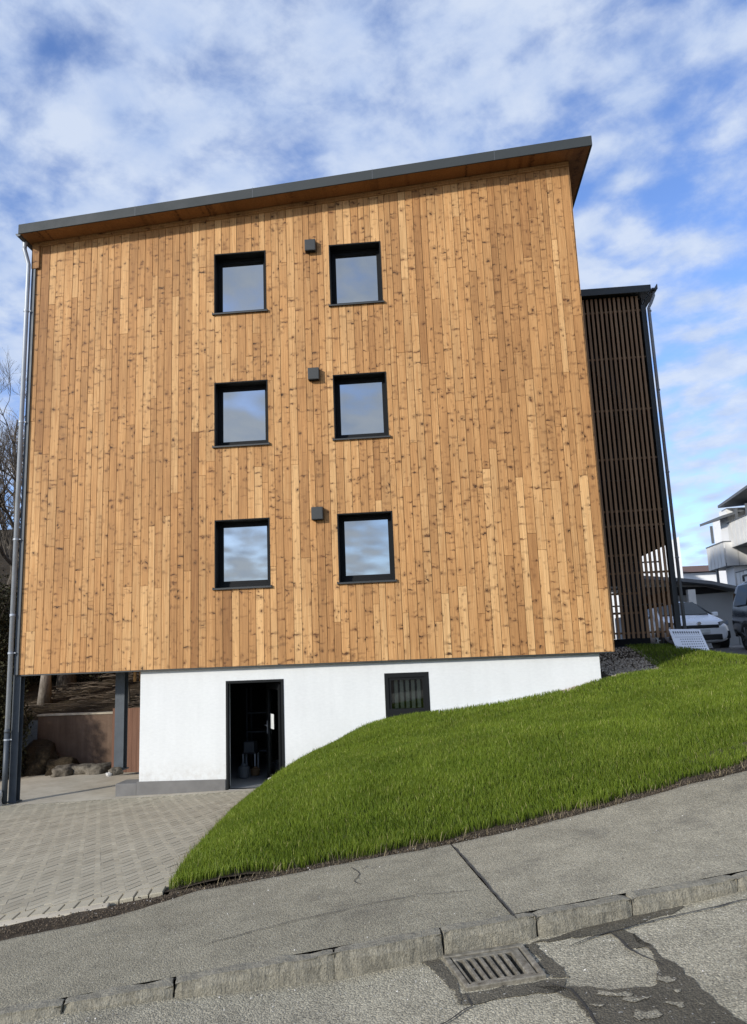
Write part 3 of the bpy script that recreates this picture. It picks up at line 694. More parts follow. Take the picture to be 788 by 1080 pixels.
def rock(name, loc, size, m, label, cat='stone', group=None, seed=0, z0=-.35):
    bm = bmesh.new(); bmesh.ops.create_icosphere(bm, subdivisions=4, radius=1)
    for v in bm.verts:
        p = v.co.normalized(); p = Vector([math.copysign(abs(c)**.62, c) for c in p])
        k = 1+.30*mnoise.noise(p*1.3+Vector((seed*7.1, 0, 0)))+.10*mnoise.noise(p*4+Vector((seed, 2, 0)))+.04*mnoise.noise(p*11)
        v.co = Vector((p.x*size[0]*k, p.y*size[1]*k, max(z0, p.z*k)*size[2]))
    me = bpy.data.meshes.new(name); bm.to_mesh(me); bm.free(); me.materials.append(m); me.polygons.foreach_set('use_smooth', [True]*len(me.polygons))
    o = bpy.data.objects.new(name, me); col.objects.link(o); o.location = loc; o.rotation_euler.z = seed*1.3
    return tag(o, label, cat, group)
rock('stone', (5.02, -.20, .13), (.13, .10, .10), M['palerock'], 'rounded pale stone at the foot of the lawn by the open door', seed=3)
rock('stone', (4.88, -.42, .06), (.08, .06, .05), M['palerock'], 'smaller pale stone below the round one at the grass edge by the door', seed=5)

# ------------------------------------------------------------------ the timber house
HX, ZT0, ZT1, ZB, DEP = 11.215, 11.082, 11.918, 2.20, 12.0
def zt(x): return ZT0+(ZT1-ZT0)*x/HX
house = thing('timber_house', 'tall house clad in knotty orange vertical boards on a white basement', 'house', (5.6, 6, 0))
WX = [(3.884, 4.942), (6.278, 7.316)]; SILL = 3.678; WH = 1.303
wins = [(a, b, SILL+2.8*k, SILL+2.8*k+WH) for k in range(3) for a, b in WX]
xs = [0.0]
for stop in (3.884, 4.942, 6.278, 7.316, HX):
    n = round((stop-xs[-1])/.148); a0 = xs[-1]; ww = [random.choice([.118, .14, .15, .172]) for _ in range(n)]; k = (stop-a0)/sum(ww)
    for q in ww: xs.append(xs[-1]+q*k)
    xs[-1] = stop
mb = MB()
for i in range(len(xs)-1):
    a, b = xs[i]+.0035, xs[i+1]-.0035; xm = (a+b)/2
    cuts = [ZB]; z = ZB+random.uniform(.6, 5)
    while z < zt(xm)-.6: cuts.append(z); z += random.uniform(2.6, 5.5)
    cuts.append(None)
    for j in range(len(cuts)-1):
        z0 = cuts[j]+(.002 if j else 0); z1 = cuts[j+1]; segs = [(z0, z1)]
        for wa, wb, wz0, wz1 in wins:
            if wa < xm < wb:
                ns = []
                for p, q in segs:
                    qq = q if q is not None else 99
                    if qq <= wz0 or p >= wz1: ns.append((p, q)); continue
                    if p < wz0: ns.append((p, wz0))
                    if qq > wz1: ns.append((wz1, q))
                segs = ns
        tn = (min(1, max(0, random.gauss(.47, .17))), random.random(), random.random()); dy = random.uniform(-.003, .003)
        for p, q in segs:
            if q is not None and q-p < .01: continue
            qa, qb = (zt(a), zt(b)) if q is None else (q-.002, q-.002)
            y0, y1 = -.0+dy-.024, .0; e = .0025
            vs = [(a, y1, p), (b, y1, p), (b, y1, qb), (a, y1, qa), (a, y0+e, p), (b, y0+e, p), (b, y0+e, qb), (a, y0+e, qa), (a+e, y0, p+e*.5), (b-e, y0, p+e*.5), (b-e, y0, qb-e*.5), (a+e, y0, qa-e*.5)]
            mb.add(vs, [(0, 1, 5, 4), (1, 2, 6, 5), (2, 3, 7, 6), (3, 0, 4, 7), (4, 5, 9, 8), (5, 6, 10, 9), (6, 7, 11, 10), (7, 4, 8, 11), (8, 9, 10, 11)], tn)
# side and back boards
for X0, sgn in ((0, -1), (HX, 1)):
    y = .0
    while y < DEP:
        wd = random.choice([.12, .14, .16]); tn = (min(1, max(0, random.gauss(.46, .24))), random.random(), random.random())
        mb.box(min(X0, X0+sgn*.022), max(X0, X0+sgn*.022), y+.003, min(DEP, y+wd)-.003, ZB, zt(X0)-.005, tn); y += wd
mb.build('cladding', M['clad'], house, attr=True)
mb = MB()       # dark wall behind the boards with window openings
def wallx(x0, x1, z0, z1, y0=.002, y1=.30): mb.box(x0, x1, y0, y1, z0, z1)
x0 = .03
for wa, wb in WX:
    mb.prism([(x0, ZB+.01), (wa, ZB+.01), (wa, zt(wa)-.01), (x0, zt(x0)-.01)], .002, .30)
    zz = ZB+.01
    for k in range(3): mb.box(wa, wb, .002, .30, zz, SILL+2.8*k); zz = SILL+2.8*k+WH
    mb.prism([(wa, zz), (wb, zz), (wb, zt(wb)-.01), (wa, zt(wa)-.01)], .002, .30); x0 = wb
mb.prism([(x0, ZB+.01), (HX-.03, ZB+.01), (HX-.03, zt(HX)-.01), (x0, zt(x0)-.01)], .002, .30)
mb.box(.03, .25, .30, DEP, ZB+.01, ZT0-.02); mb.box(HX-.25, HX-.03, .30, DEP, ZB+.01, ZT1-.02); mb.box(.03, HX-.03, DEP, DEP+.2, ZB+.01, ZT0-.02)
for k in range(4): mb.box(.25, HX-.25, .30, DEP, ZB+.012+2.8*k-(0 if k == 0 else .2), ZB+.2+2.8*k-(0 if k == 0 else .2))
mb.build('wall', M['black'], house)
# slab edge strip under the boards
m = MB(); m.box(.02, HX-.02, -.018, .002, ZB-.025, ZB-.002); m.build('bottom_flashing', M['anth'], house)
# windows
def window(wa, wb, z0, z1):
    f = MB(); t = .045; yf, yb = .20, .27
    f.box(wa+.012, wa+t, yf, yb, z0+.02, z1-.012); f.box(wb-t, wb-.012, yf, yb, z0+.02, z1-.012); f.box(wa+t, wb-t, yf+.001, yb, z0+.02, z0+.09); f.box(wa+t, wb-t, yf+.001, yb, z1-t-.005, z1-.012)
    # sash, set 12 mm back
    s2 = t+.05; f.box(wa+t, wa+s2, yf+.014, yb-.002, z0+.09, z1-t-.005); f.box(wb-s2, wb-t, yf+.014, yb-.002, z0+.09, z1-t-.005)
    f.box(wa+s2, wb-s2, yf+.015, yb-.002, z0+.09, z0+.145); f.box(wa+s2, wb-s2, yf+.015, yb-.002, z1-s2-.005, z1-t-.005)
    wn = f.build('window', M['frame'], house, bevel=.003)
    g = MB(); g.add([(wa+s2, yf+.035, z0+.145), (wb-s2, yf+.035, z0+.145), (wb-s2, yf+.035, z1-s2-.005), (wa+s2, yf+.035, z1-s2-.005)], [(0, 1, 2, 3)]); g.build('pane', M['glass'], wn)
    r = MB(); r.box(wa, wa+.011, -.030, yb, z0, z1); r.box(wb-.011, wb, -.030, yb, z0, z1); r.box(wa+.011, wb-.011, -.030, yb, z1-.011, z1); r.box(wa-.012, wa+.004, -.033, -.024, z0, z1+.014); r.box(wb-.004, wb+.012, -.033, -.024, z0, z1+.014); r.box(wa+.004, wb-.004, -.034, -.024, z1-.004, z1+.014); r.build('reveal', M['frame'], wn)
    s = MB(); s.add([(wa-.035, -.075, z0-.035), (wb+.035, -.075, z0-.035), (wb+.035, yf, z0+.022), (wa-.035, yf, z0+.022), (wa-.035, -.075, z0-.006), (wb+.035, -.075, z0-.006), (wb+.035, yf, z0+.028), (wa-.035, yf, z0+.028)], [(0, 1, 2, 3), (4, 5, 6, 7), (0, 1, 5, 4), (0, 3, 7, 4), (1, 2, 6, 5)])
    s.box(wa-.042, wa-.030, -.078, -.026, z0-.04, z0+.012); s.box(wb+.030, wb+.042, -.078, -.026, z0-.04, z0+.012); s.build('sill', M['anth'], wn)
for q in wins: window(*q)
for z in (10.575, 7.815, 5.01):
    m = MB(); m.box(5.79, 6.01, -.145, -.026, z-.12, z+.12); m.box(5.80, 6.00, -.15, -.145, z-.11, z+.11)
    v = m.build('vent_hood', M['anth'], house, bevel=.006)
    m = MB()
    for k in range(4): m.box(5.81, 5.99, -.13+.022*k, -.122+.022*k, z-.126, z-.119)
    m.build('grille', M['black'], v)
# roof: slab + eaves
OH, OL, OR = .45, .10, .38
rf = MB(); prof = lambda x: zt(x)+.085
def slab(x0, x1, y0, y1, b0, b1): rf.add([(x0, y0, prof(x0)+b0), (x1, y0, prof(x1)+b0), (x1, y1, prof(x1)+b0), (x0, y1, prof(x0)+b0), (x0, y0, prof(x0)+b1), (x1, y0, prof(x1)+b1), (x1, y1, prof(x1)+b1), (x0, y1, prof(x0)+b1)], [(0, 3, 2, 1), (4, 5, 6, 7), (0, 1, 5, 4), (1, 2, 6, 5), (2, 3, 7, 6), (3, 0, 4, 7)])
slab(-OL, HX+OR, -OH, DEP+.5, .022, .20); roof = rf.build('roof', M['roofgrey'], house)
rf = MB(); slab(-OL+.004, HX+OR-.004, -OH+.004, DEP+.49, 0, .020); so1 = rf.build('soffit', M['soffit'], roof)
rf = MB(); slab(-OL-.03, HX+OR+.03, -OH-.03, -OH-.001, -.004, .205); slab(-OL-.03, HX+OR+.03, -OH-.001, -OH+.13, .2005, .208); rf.build('fascia', M['fasciam'], roof, bevel=.006)
rf = MB(); slab(HX+OR+.001, HX+OR+.03, -OH, DEP+.5, -.008, .224); rf.build('right_fascia', M['fasciam'], roof)
rf = MB()
for k in range(1, 5): rf = MB(); x = -OL+k*2.45; slab(x, x+.006, -OH-.0325, -OH-.0302, -.006, .222); rf.build('fascia_joint', M['roofgrey'], roof)
tn = (.55, .2, .3)
m = MB(); m.tone = tn
def trim(y0, y1, a, b): m.add([(-.02, y0, zt(0)+a), (HX+.02, y0, zt(HX)+a), (HX+.02, y1, zt(HX)+a), (-.02, y1, zt(0)+a), (-.02, y0, zt(0)+b), (HX+.02, y0, zt(HX)+b), (HX+.02, y1, zt(HX)+b), (-.02, y1, zt(0)+b)], [(0, 3, 2, 1), (4, 5, 6, 7), (0, 1, 5, 4), (1, 2, 6, 5), (2, 3, 7, 6), (3, 0, 4, 7)], (.75, .3, .4))
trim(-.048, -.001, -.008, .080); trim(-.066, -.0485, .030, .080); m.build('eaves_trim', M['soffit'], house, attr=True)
# basement
m = MB(); YB = .085
m.box(2.40, 4.05, YB, YB+.30, .0, ZB); m.box(4.05, 5.15, YB, YB+.30, 1.935, ZB); m.box(5.15, 7.04, YB, YB+.30, -.3, ZB)
m.box(7.04, 7.86, YB, YB+.30, -.3, 1.10); m.box(7.04, 7.86, YB, YB+.30, 1.965, ZB); m.box(7.86, 10.97, YB, YB+.30, -.3, ZB); m.box(10.67, 10.97, YB+.30, DEP, 0, ZB); m.box(2.40, 2.70, YB+.30, DEP, 0, ZB)
bw = m.build('basement_wall', M['white'], house)
m = MB(); m.box(2.36, 4.04, YB-.022, YB-.001, -.12, .17); m.box(2.36, 2.399, YB-.001, 3, -.12, .17); m.build('plinth', M['plinth'], house, bevel=.003)
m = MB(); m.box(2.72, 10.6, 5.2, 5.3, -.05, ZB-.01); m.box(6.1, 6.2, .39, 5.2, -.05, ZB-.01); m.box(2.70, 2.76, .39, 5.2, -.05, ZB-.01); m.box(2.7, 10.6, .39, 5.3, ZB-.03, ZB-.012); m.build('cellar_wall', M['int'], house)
m = MB(); m.box(2.7, 10.6, .20, 5.3, -.08, -.012); m.box(4.05, 5.15, YB-.01, .2, -.08, -.011); m.build('cellar_floor', M['floor_int'], house)
# door
m = MB(); m.box(4.05, 4.098, YB-.012, YB+.09, -.03, 1.935); m.box(5.102, 5.15, YB-.012, YB+.09, -.03, 1.935); m.box(4.098, 5.102, YB-.011, YB+.09, 1.885, 1.935); m.box(4.098, 5.102, YB+.0, YB+.09, -.03, -.005)
door = m.build('door_frame', M['frame'], house, bevel=.004)
LW, TH = .93, R(-62)       # leaf swung inward on its right-hand hinge
hm = Matrix.Translation((5.08, YB+.10, 0)) @ Matrix.Rotation(math.pi+TH, 4, 'Z')
m = MB(); m.box(0, .11, -.035, .035, .0, 1.86, m=hm); m.box(LW-.13, LW, -.035, .035, 0, 1.86, m=hm); m.box(.11, LW-.13, -.034, .034, 0, .14, m=hm); m.box(.11, LW-.13, -.034, .034, 1.73, 1.86, m=hm)
leaf = m.build('door_leaf', M['frame'], door, bevel=.003)
m = MB(); m.box(.11, LW-.13, -.006, .006, .14, 1.73, m=hm); m.build('pane', M['clearglass'], leaf)
m = MB(); m.box(LW-.10, LW-.06, -.046, -.036, .88, 1.12, m=hm); m.box(LW-.10, LW-.06, .036, .046, .88, 1.12, m=hm); m.bar(hm @ Vector((LW-.08, .036, 1.04)), hm @ Vector((LW-.08, .09, 1.04)), .018); m.bar(hm @ Vector((LW-.07, .085, 1.04)), hm @ Vector((LW-.22, .085, 1.04)), .02)
m.bar(hm @ Vector((LW-.08, -.036, 1.04)), hm @ Vector((LW-.08, -.09, 1.04)), .018); m.bar(hm @ Vector((LW-.07, -.085, 1.04)), hm @ Vector((LW-.22, -.085, 1.04)), .02); m.build('handle', M['pipegrey'], leaf)
m = MB(); m.box(.50, .74, -.0085, -.0065, .98, 1.26, m=hm); m.box(.50, .74, .0065, .0085, .98, 1.26, m=hm); m.build('notice_sheet', M['paper'], leaf)
# basement window with inside blind slats
m = MB(); a, b, c, d = 7.04, 7.86, 1.10, 1.965; y0, y1 = YB-.008, YB+.07
m.box(a, a+.075, y0, y1, c, d); m.box(b-.075, b, y0, y1, c, d); m.box(a+.075, b-.075, y0+.001, y1, d-.085, d); m.box(a+.075, b-.075, y0+.001, y1, c, c+.22)
m.box(a+.075, a+.12, y0+.02, y1-.01, c+.22, d-.085); m.box(b-.12, b-.075, y0+.02, y1-.01, c+.22, d-.085); m.box(a+.12, b-.12, y0+.021, y1-.01, d-.13, d-.085)
wn = m.build('basement_window', M['frame'], house, bevel=.003)
m = MB()
for k in range(5): m.box(a+.17+.105*k, a+.235+.105*k, y1+.05, y1+.062, c+.22, d-.13)
m.build('blind_slat', M['blind'], wn)
m = MB(); m.box(a+.12, b-.12, y0+.035, y0+.043, c+.22, d-.13); m.build('pane', M['clearglass'], wn)
# carport columns and gutter pipe
def ibeam(x, y, z0, z1, w_, name, par, m=M['steel']):
    q = MB(); t = .012; q.box(x-w_/2, x+w_/2, y-w_/2, y-w_/2+t, z0, z1); q.box(x-w_/2, x+w_/2, y+w_/2-t, y+w_/2, z0, z1); q.box(x-.005, x+.005, y-w_/2+t, y+w_/2-t, z0, z1)
    q.box(x-w_/2-.03, x+w_/2+.03, y-w_/2-.03, y+w_/2+.03, z0-.012, z0+.012); return q.build(name, m, par, bevel=.002)
ibeam(.0, .08, -.12, ZB, .15, 'column', house)
P2 = at(127, 808, .9); ibeam(P2.x, .9, P2.z-.05, ZB, .19, 'column', house)
m = MB(); m.box(-.035, .045, -.062, -.025, ZB, ZT0-.35); m.build('corner_angle', M['steel'], house)
m = MB(); m.box(-.04, .12, -.075, -.0245, ZT0-.50, ZT0+.03, (.5, .4, .4)); m.build('corner_block', M['soffit'], house, attr=True)
DX = -.09; DY = -.10
m = MB(); m.tube([(-.16, -.16, ZT0-.03), (-.16, -.16, ZT0-.10), (-.13, -.14, ZT0-.22), (DX, DY, ZT0-.42), (DX, DY, ZT0-.6), (DX, DY, 1.15)], .045, 16); m.tube([(DX, DY, 3.36), (DX, DY, 3.30)], .052, 16)
dp = m.build('downpipe', M['zinc'], house, smooth=True)
m = MB(); m.tube([(DX, DY, 1.20), (DX, DY, 1.14)], .055, 16); m.tube([(DX, DY, 1.14), (DX, DY, -.13)], .051, 16); m.build('standpipe', M['steel'], dp, smooth=True)
for z in (9.6, 7.2, 4.8, 2.6, 1.0):
    m = MB(); m.tube([(DX, DY, z), (DX, DY, z+.03)], .056, 14); m.box(DX, 0, DY, DY+.012, z+.005, z+.025); m.build('pipe_clip', M['zinc'], dp)
m = MB(); n = 10
vs = []
for y in (-OH+.02, DEP+.5):
    for k in range(n+1): a_ = math.pi+math.pi*k/n; vs.append((-OL-.055+math.cos(a_)*.06, y, prof(-OL)+.03+math.sin(a_)*.06))
m.add(vs, [(k, k+1, n+2+k, n+1+k) for k in range(n)]); m.add(vs[:n+1], [tuple(range(n+1))]); m.build('gutter', M['steel'], roof)
m = MB(); m.tube([(-OL-.055, -.16, prof(-OL)-.02), (-.16, -.16, ZT0-.06)], [.055, .045], 12); m.build('gutter_outlet', M['zinc'], roof)
rock('stone', (DX-.07, -.24, -.13), (.09, .10, .26), M['palerock'], 'upright rough pale stone at the foot of the corner downpipe', seed=2)
rock('stone', (P2.x-.02, .72, P2.z-.10), (.12, .1, .10), M['rock'], 'rubble stone heaped at the foot of the inner steel column', seed=8)
rock('stone', (P2.x-.10, .60, P2.z-.12), (.06, .05, .05), M['palerock'], 'small pale stone lying before the rubble at the inner steel column', seed=9)
m = MB(); m.box(1.95, 2.355, .08, .6, -.12, .14); tag(m.build('concrete_step', M['plinth'], bevel=.01), 'low grey concrete block left of the white basement wall', 'step')

# things standing inside the cellar
sh = thing('storage_rack', 'dark metal storage rack at the back of the cellar room', 'rack', (4.9, 2.7, 0))
for x in (3.8, 4.9):
    for y in (2.6, 3.0): m = MB(); m.box(x, x+.03, y, y+.03, 0, 1.7); m.build('post', M['steel'], sh)
for z in (.35, .75, 1.15): m = MB(); m.box(3.8, 4.93, 2.58, 3.05, z, z+.03); m.build('shelf', M['steel'], sh)
def pot(name, x, y, z, r, h, m, label, cat):
    q = MB(); q.tube([(x, y, z), (x, y, z+h*.1), (x, y, z+h*.75), (x, y, z+h*.85), (x, y, z+h)], [r*.8, r*.86, r, r*.5, r*.4], 16); tag(q.build(name, m, smooth=False, bevel=.003), label, cat)
pot('bucket', 4.06, 1.35, 0, .12, .28, M['blue'], 'blue grey container just inside the open door', 'container')
pot('bucket', 4.22, 1.65, 0, .10, .17, M['redp'], 'ochre pot on the cellar floor behind the door opening', 'pot')
pot('canister', 4.45, 2.75, .38, .09, .24, M['zinc'], 'shiny canister on the lowest shelf in the cellar', 'canister')
pot('canister', 4.42, 2.75, .78, .08, .20, M['blue'], 'blue grey can on the middle shelf in the cellar', 'canister')
pot('bottle', 4.34, 2.72, 1.18, .045, .22, M['paper'], 'pale bottle on the top shelf in the cellar', 'bottle')
bx = MB(); bx.box(3.92, 4.14, 1.9, 2.2, .42, .62); bx.box(3.92, 4.14, 1.895, 1.899, .60, .63); tag(bx.build('cardboard_box', M['blue'], bevel=.006), 'grey box on the stool inside the cellar door', 'box')
st = thing('stool', 'small dark stool carrying a grey box inside the cellar', 'stool', (4.03, 2.05, 0))
m = MB(); m.box(3.88, 4.18, 1.88, 2.22, .39, .419); m.build('seat', M['plastic'], st)
for x in (3.89, 4.14):
    for y in (1.9, 2.18): m = MB(); m.box(x, x+.03, y, y+.03, 0, .39); m.build('leg', M['zinc'], st)

# ------------------------------------------------------------------ slatted stair tower
TY = 3.6; TX0, TX1 = 11.26, 13.52; TZ0, TZ1 = 2.44, 10.72
tw = thing('stair_tower', 'tall open stair tower screened with dark brown vertical slats', 'tower', (12.9, 8, 2.2))
m = MB(); x = TX0
while x < TX1-.14:
    t = (random.gauss(.5, .22), random.random(), random.random()); m.box(x, x+.056, TY, TY+.04, TZ0+random.uniform(-.004, .004), TZ1-.05, t); x += .108
m.build('slat_screen', M['slat'], tw, attr=True)
zb1, zb0 = at(707, 622, TY+.16).z, at(710, 637, TY+.16).z
m = MB(); m.box(TX1-.05, TX1-.02, TY+.16, TY+2.6, at(703, 573, TY).z, TZ1-.02); m.build('side_wall', M['black'], tw)
m = MB(); m.box(TX1-.05, TX1-.02, TY+.16, TY+2.6, zb0, zb1, (.3, .4, .4)); m.build('side_parapet', M['slat'], tw, attr=True)
for z in (2.54, 3.9, 5.0, 5.35, 6.6, 7.8, 9.1, 10.3): m = MB(); m.box(TX0, TX1-.10, TY+.041, TY+.09, z, z+.045, (.0, .1, .4)); m.build('cross_rail', M['slat'], tw, attr=True)
for z in (3.0, 3.45, 4.35): m = MB(); m.box(TX0, 12.8, TY+.35, TY+.39, z, z+.05, (.3, .5, .4)); m.build('cross_rail', M['slat'], tw, attr=True)
m = MB(); m.box(TX1-.10, TX1+.01, TY-.03, TY+.13, 2.1, TZ1-.30); m.build('post', M['anth'], tw)
m = MB(); m.box(TX1-.13, TX1, TY+3.2, TY+3.35, 2.1, TZ1); m.build('post', M['anth'], tw)
# back wall of dark boards with two openings low on the right and one low on the left
def rect_holes(mb, x0, x1, z0, z1, y0, y1, holes):
    X = sorted({x0, x1, *[h[0] for h in holes], *[h[1] for h in holes]}); Z = sorted({z0, z1, *[h[2] for h in holes], *[h[3] for h in holes]})
    for i in range(len(X)-1):
        for j in range(len(Z)-1):
            xm, zm = (X[i]+X[i+1])/2, (Z[j]+Z[j+1])/2
            if not any(h[0] < xm < h[1] and h[2] < zm < h[3] for h in holes): mb.box(X[i], X[i+1], y0, y1, Z[j], Z[j+1])
BY = TY+2.6
a1, a2, a3, a4 = at(681, 628, BY), at(716, 570, BY), at(690, 672, BY), at(716, 641, BY)
l1, l2 = at(640, 668, BY), at(655, 618, BY)
m = MB(); rect_holes(m, TX0, TX1, 2.1, TZ1, BY, BY+.06, [(max(l1.x, TX0+.05), l2.x, 2.45, l2.z-.0)])
m.build('back_wall', M['black'], tw)
for z in (2.10, 5.0, 7.7): m = MB(); m.box(TX0, 12.6 if z > 2.2 else TX1-.06, TY+.14, BY, z, z+.16); m.build('landing', M['black'], tw)
m = MB()
def flight(x0, z0, x1, z1, y0, y1, n=14):
    for k in range(n):
        x = x0+(x1-x0)*k/n; z = z0+(z1-z0)*(k+1)/n; m.box(min(x, x+(x1-x0)/n)-.01, max(x, x+(x1-x0)/n)+.01, y0, y1, z-.05, z)
    for y in (y0-.03, y1): m.bar((x0, y+.015, z0+.02), (x1, y+.015, z1+.02), .05, .28)
flight(11.6, 5.0, 13.2, 7.7, TY+1.3, TY+2.3); flight(13.2, 7.7, 11.6, 10.2, TY+.3, TY+1.2)
m.build('stair_flight', M['black'], tw)
for z in (3.2, 3.6, 4.2, 5.0, 6.2):
    m = MB(); m.tube([(11.2, TY+.5, z), (13.35, TY+.5, z+(.0 if z < 3.4 else 0))], .018, 8); m.build('handrail', M['anth'], tw)
m = MB(); m.box(TX0, TX1+.12, TY-.14, TY+3.5, TZ1, TZ1+.13); m.box(TX0, TX1+.14, TY-.17, TY-.141, TZ1-.03, TZ1+.15); trf = m.build('roof', M['anth'], tw, bevel=.008)
m = MB(); m.box(TX1+.13, TX1+.27, TY-.25, TY+3.5, TZ1-.01, TZ1+.02); m.box(TX1+.255, TX1+.27, TY-.25, TY+3.5, TZ1+.02, TZ1+.11); m.build('gutter', M['steel'], trf)
m = MB(); px_, py_ = TX1+.125, TY-.10
m.tube([(TX1+.20, py_, TZ1), (TX1+.20, py_, TZ1-.12), (TX1+.12, py_, TZ1-.30), (px_-.07, py_, TZ1-.42), (px_-.06, py_, 2.0)], .038, 12)
for z in (10.2, 8.2, 6.2, 4.2): m.tube([(px_-.06, py_, z), (px_-.06, py_, z+.03)], .046, 12)
m.build('downpipe', M['pipegrey'], tw, smooth=True)
m = MB(); m.box(11.27, 11.6, TY-.05, TY+.02, 2.36, 2.42); m.build('ledge', M['zinc'], tw)

# printed white board leaning on the grass in front of the tower
bd = thing('sign_board', 'white printed board of small grey marks tilted in the grass before the slatted tower', 'sign', tuple(at(728, 686, 3.1)))
tl, tr, br, bl = at(705, 664, 3.3), at(738, 664, 3.3), at(749, 688, 3.02), at(715, 689, 3.02)
nn = (tr-tl).cross(bl-tl).normalized()*.02
m = MB(); m.add([tl, tr, br, bl, tl-nn, tr-nn, br-nn, bl-nn], [(0, 1, 2, 3), (7, 6, 5, 4), (0, 4, 5, 1), (1, 5, 6, 2), (2, 6, 7, 3), (3, 7, 4, 0)]); m.build('panel', M['board'], bd)
m = MB()
def bq(u, v): return (tl*(1-u)*(1-v)+tr*u*(1-v)+br*u*v+bl*(1-u)*v) + nn*(.12 if nn.y < 0 else -1.12)
def mark(u0, v0, u1, v1): m.add([bq(u0, v0), bq(u1, v0), bq(u1, v1), bq(u0, v1)], [(0, 1, 2, 3)])
for k in range(12):
    mark(.09+k*.072, .10, .13+k*.072, .19); mark(.10+k*.072, .235, .125+k*.072, .25)
mark(.1, .34, .95, .352)
for r_ in range(5):
    for k in range(10):
        if (k < 2 and r_ > 2): continue
        mark(.24+k*.072, .42+r_*.105, .275+k*.072, .455+r_*.105)
m.build('print', M['ink'], bd)

# ------------------------------------------------------------------ vehicles
def vehicle(name, label, cat, loc, rz, st, paint, W, wheels, wr, glass_front=None, extra=None, group=None):
    """st: stations (x, half width, z floor, z belt, z top, half width top); x from nose (+) to tail (-); returns the Empty"""
    root = thing(name, label, cat, loc, group, rz); mw = world_of(root)
    body = MB(); rings = []
    for x, hw, zf, zb_, zt_, ht in st:
        rings.append([(x, 0, zf), (x, hw*.80, zf), (x, hw*.97, zf+.12), (x, hw, zf+(zb_-zf)*.55), (x, hw*.955, zb_), (x, ht, zt_-.07*(zt_-zb_ > .2)), (x, ht*.82, zt_-.01), (x, 0, zt_+.015)])
    full = [[Vector(p) for p in r]+[Vector((p[0], -p[1], p[2])) for p in r[-2:0:-1]] for r in rings]; n = len(full[0])
    vs = [mw @ p for r in full for p in r]; fs = []
    for i in range(len(full)-1):
        for k in range(n): fs.append((i*n+k, i*n+(k+1) % n, (i+1)*n+(k+1) % n, (i+1)*n+k))
    fs += [tuple(range(n)), tuple(range(len(full)*n-1, (len(full)-1)*n-1, -1))]
    body.add(vs, fs); bo = body.build('body', paint, root, smooth=True, bevel=0)
    sb = bo.modifiers.new('sub', 'SUBSURF'); sb.levels = 1; sb.render_levels = 2
    def quad(nm, pts, m, off=.012, par=None):
        q = MB(); P = [mw @ Vector(p) for p in pts]; nr = (P[1]-P[0]).cross(P[2]-P[0]).normalized()*off
        k = len(P); q.add([p+nr for p in P]+[p-nr for p in P], [tuple(range(k)), tuple(range(2*k-1, k-1, -1))]+[(i, (i+1) % k, k+(i+1) % k, k+i) for i in range(k)]); return q.build(nm, m, par or root, bevel=.004)
    def lbox(nm, x0, x1, y0, y1, z0, z1, m, bev=.01, par=None):
        q = MB(); q.box(x0, x1, y0, y1, z0, z1, m=mw); return q.build(nm, m, par or root, bevel=bev)
    for wx in wheels:
        for sgn in (-1, 1):
            q = MB(); q.tube([mw @ Vector((wx, sgn*(W-.20), wr)), mw @ Vector((wx, sgn*(W-.17), wr)), mw @ Vector((wx, sgn*(W-.03), wr)), mw @ Vector((wx, sgn*(W+.0), wr))], [wr*.92, wr, wr, wr*.93], 28); wh = q.build('wheel', M['rubber'], root, smooth=False)
            q = MB(); q.tube([mw @ Vector((wx, sgn*(W-.01), wr)), mw @ Vector((wx, sgn*(W+.006), wr))], [wr*.2, wr*.16], 12)
            q.tube([mw @ Vector((wx, sgn*(W-.03), wr)), mw @ Vector((wx, sgn*(W+.003), wr))], [wr*.67, wr*.67], 24, caps=False)
            for k in range(7):
                a_ = k*2*math.pi/7; q.bar(mw @ Vector((wx, sgn*(W+.001), wr)), mw @ Vector((wx+math.cos(a_)*wr*.66, sgn*(W+.001), wr+math.sin(a_)*wr*.66)), .045, .02)
            q.build('rim', M['rim'], wh)
            q = MB(); q.tube([mw @ Vector((wx, sgn*(W-.26), wr+.01)), mw @ Vector((wx, sgn*(W-.012), wr+.01))], wr*1.13, 28); q.build('wheel_arch', M['plastic'], root)
    return root, quad, lbox, mw
# white hatchback, nose towards the street
cst = [(2.07, .66, .26, .55, .62, .58), (2.06, .68, .25, .56, .63, .60), (2.0, .80, .20, .60, .70, .66), (1.80, .86, .18, .70, .80, .76), (1.3, .90, .18, .82, .90, .80), (.95, .90, .18, .90, .97, .78), (.45, .90, .18, .93, 1.22, .68), (.10, .90, .18, .94, 1.41, .62), (-.5, .90, .18, .95, 1.46, .61), (-1.2, .90, .18, .96, 1.42, .60), (-1.7, .88, .20, .97, 1.25, .60), (-1.98, .84, .26, .95, 1.02, .64), (-2.08, .76, .34, .80, .86, .62)]
cp0 = at(741, 690, 8.1)
car, quad, lbox, mw = vehicle('parked_car', 'small white hatchback parked behind the slatted tower, facing the street', 'car', (cp0.x-.40, 7.2+1.9, 2.07), R(-90+2), cst, M['carwhite'], .90, (1.35, -1.25), .31)
quad('windscreen', [(.98, -.66, .985), (.98, .66, .985), (.16, .56, 1.37), (.16, -.56, 1.37)], M['carglass'], .02)
quad('side_window', [(.70, .865, .99), (-1.35, .865, 1.0), (-1.1, .66, 1.33), (.05, .66, 1.33)], M['carglass'], .02)
quad('side_window', [(-1.1, -.66, 1.33), (-1.35, -.865, 1.0), (.70, -.865, .99), (.05, -.66, 1.33)], M['carglass'], .02)
lbox('grille', 1.93, 2.085, -.50, .50, .585, .675, M['plastic'], .015)
lbox('lower_intake', 1.90, 2.10, -.56, .56, .27, .42, M['plastic'], .02)
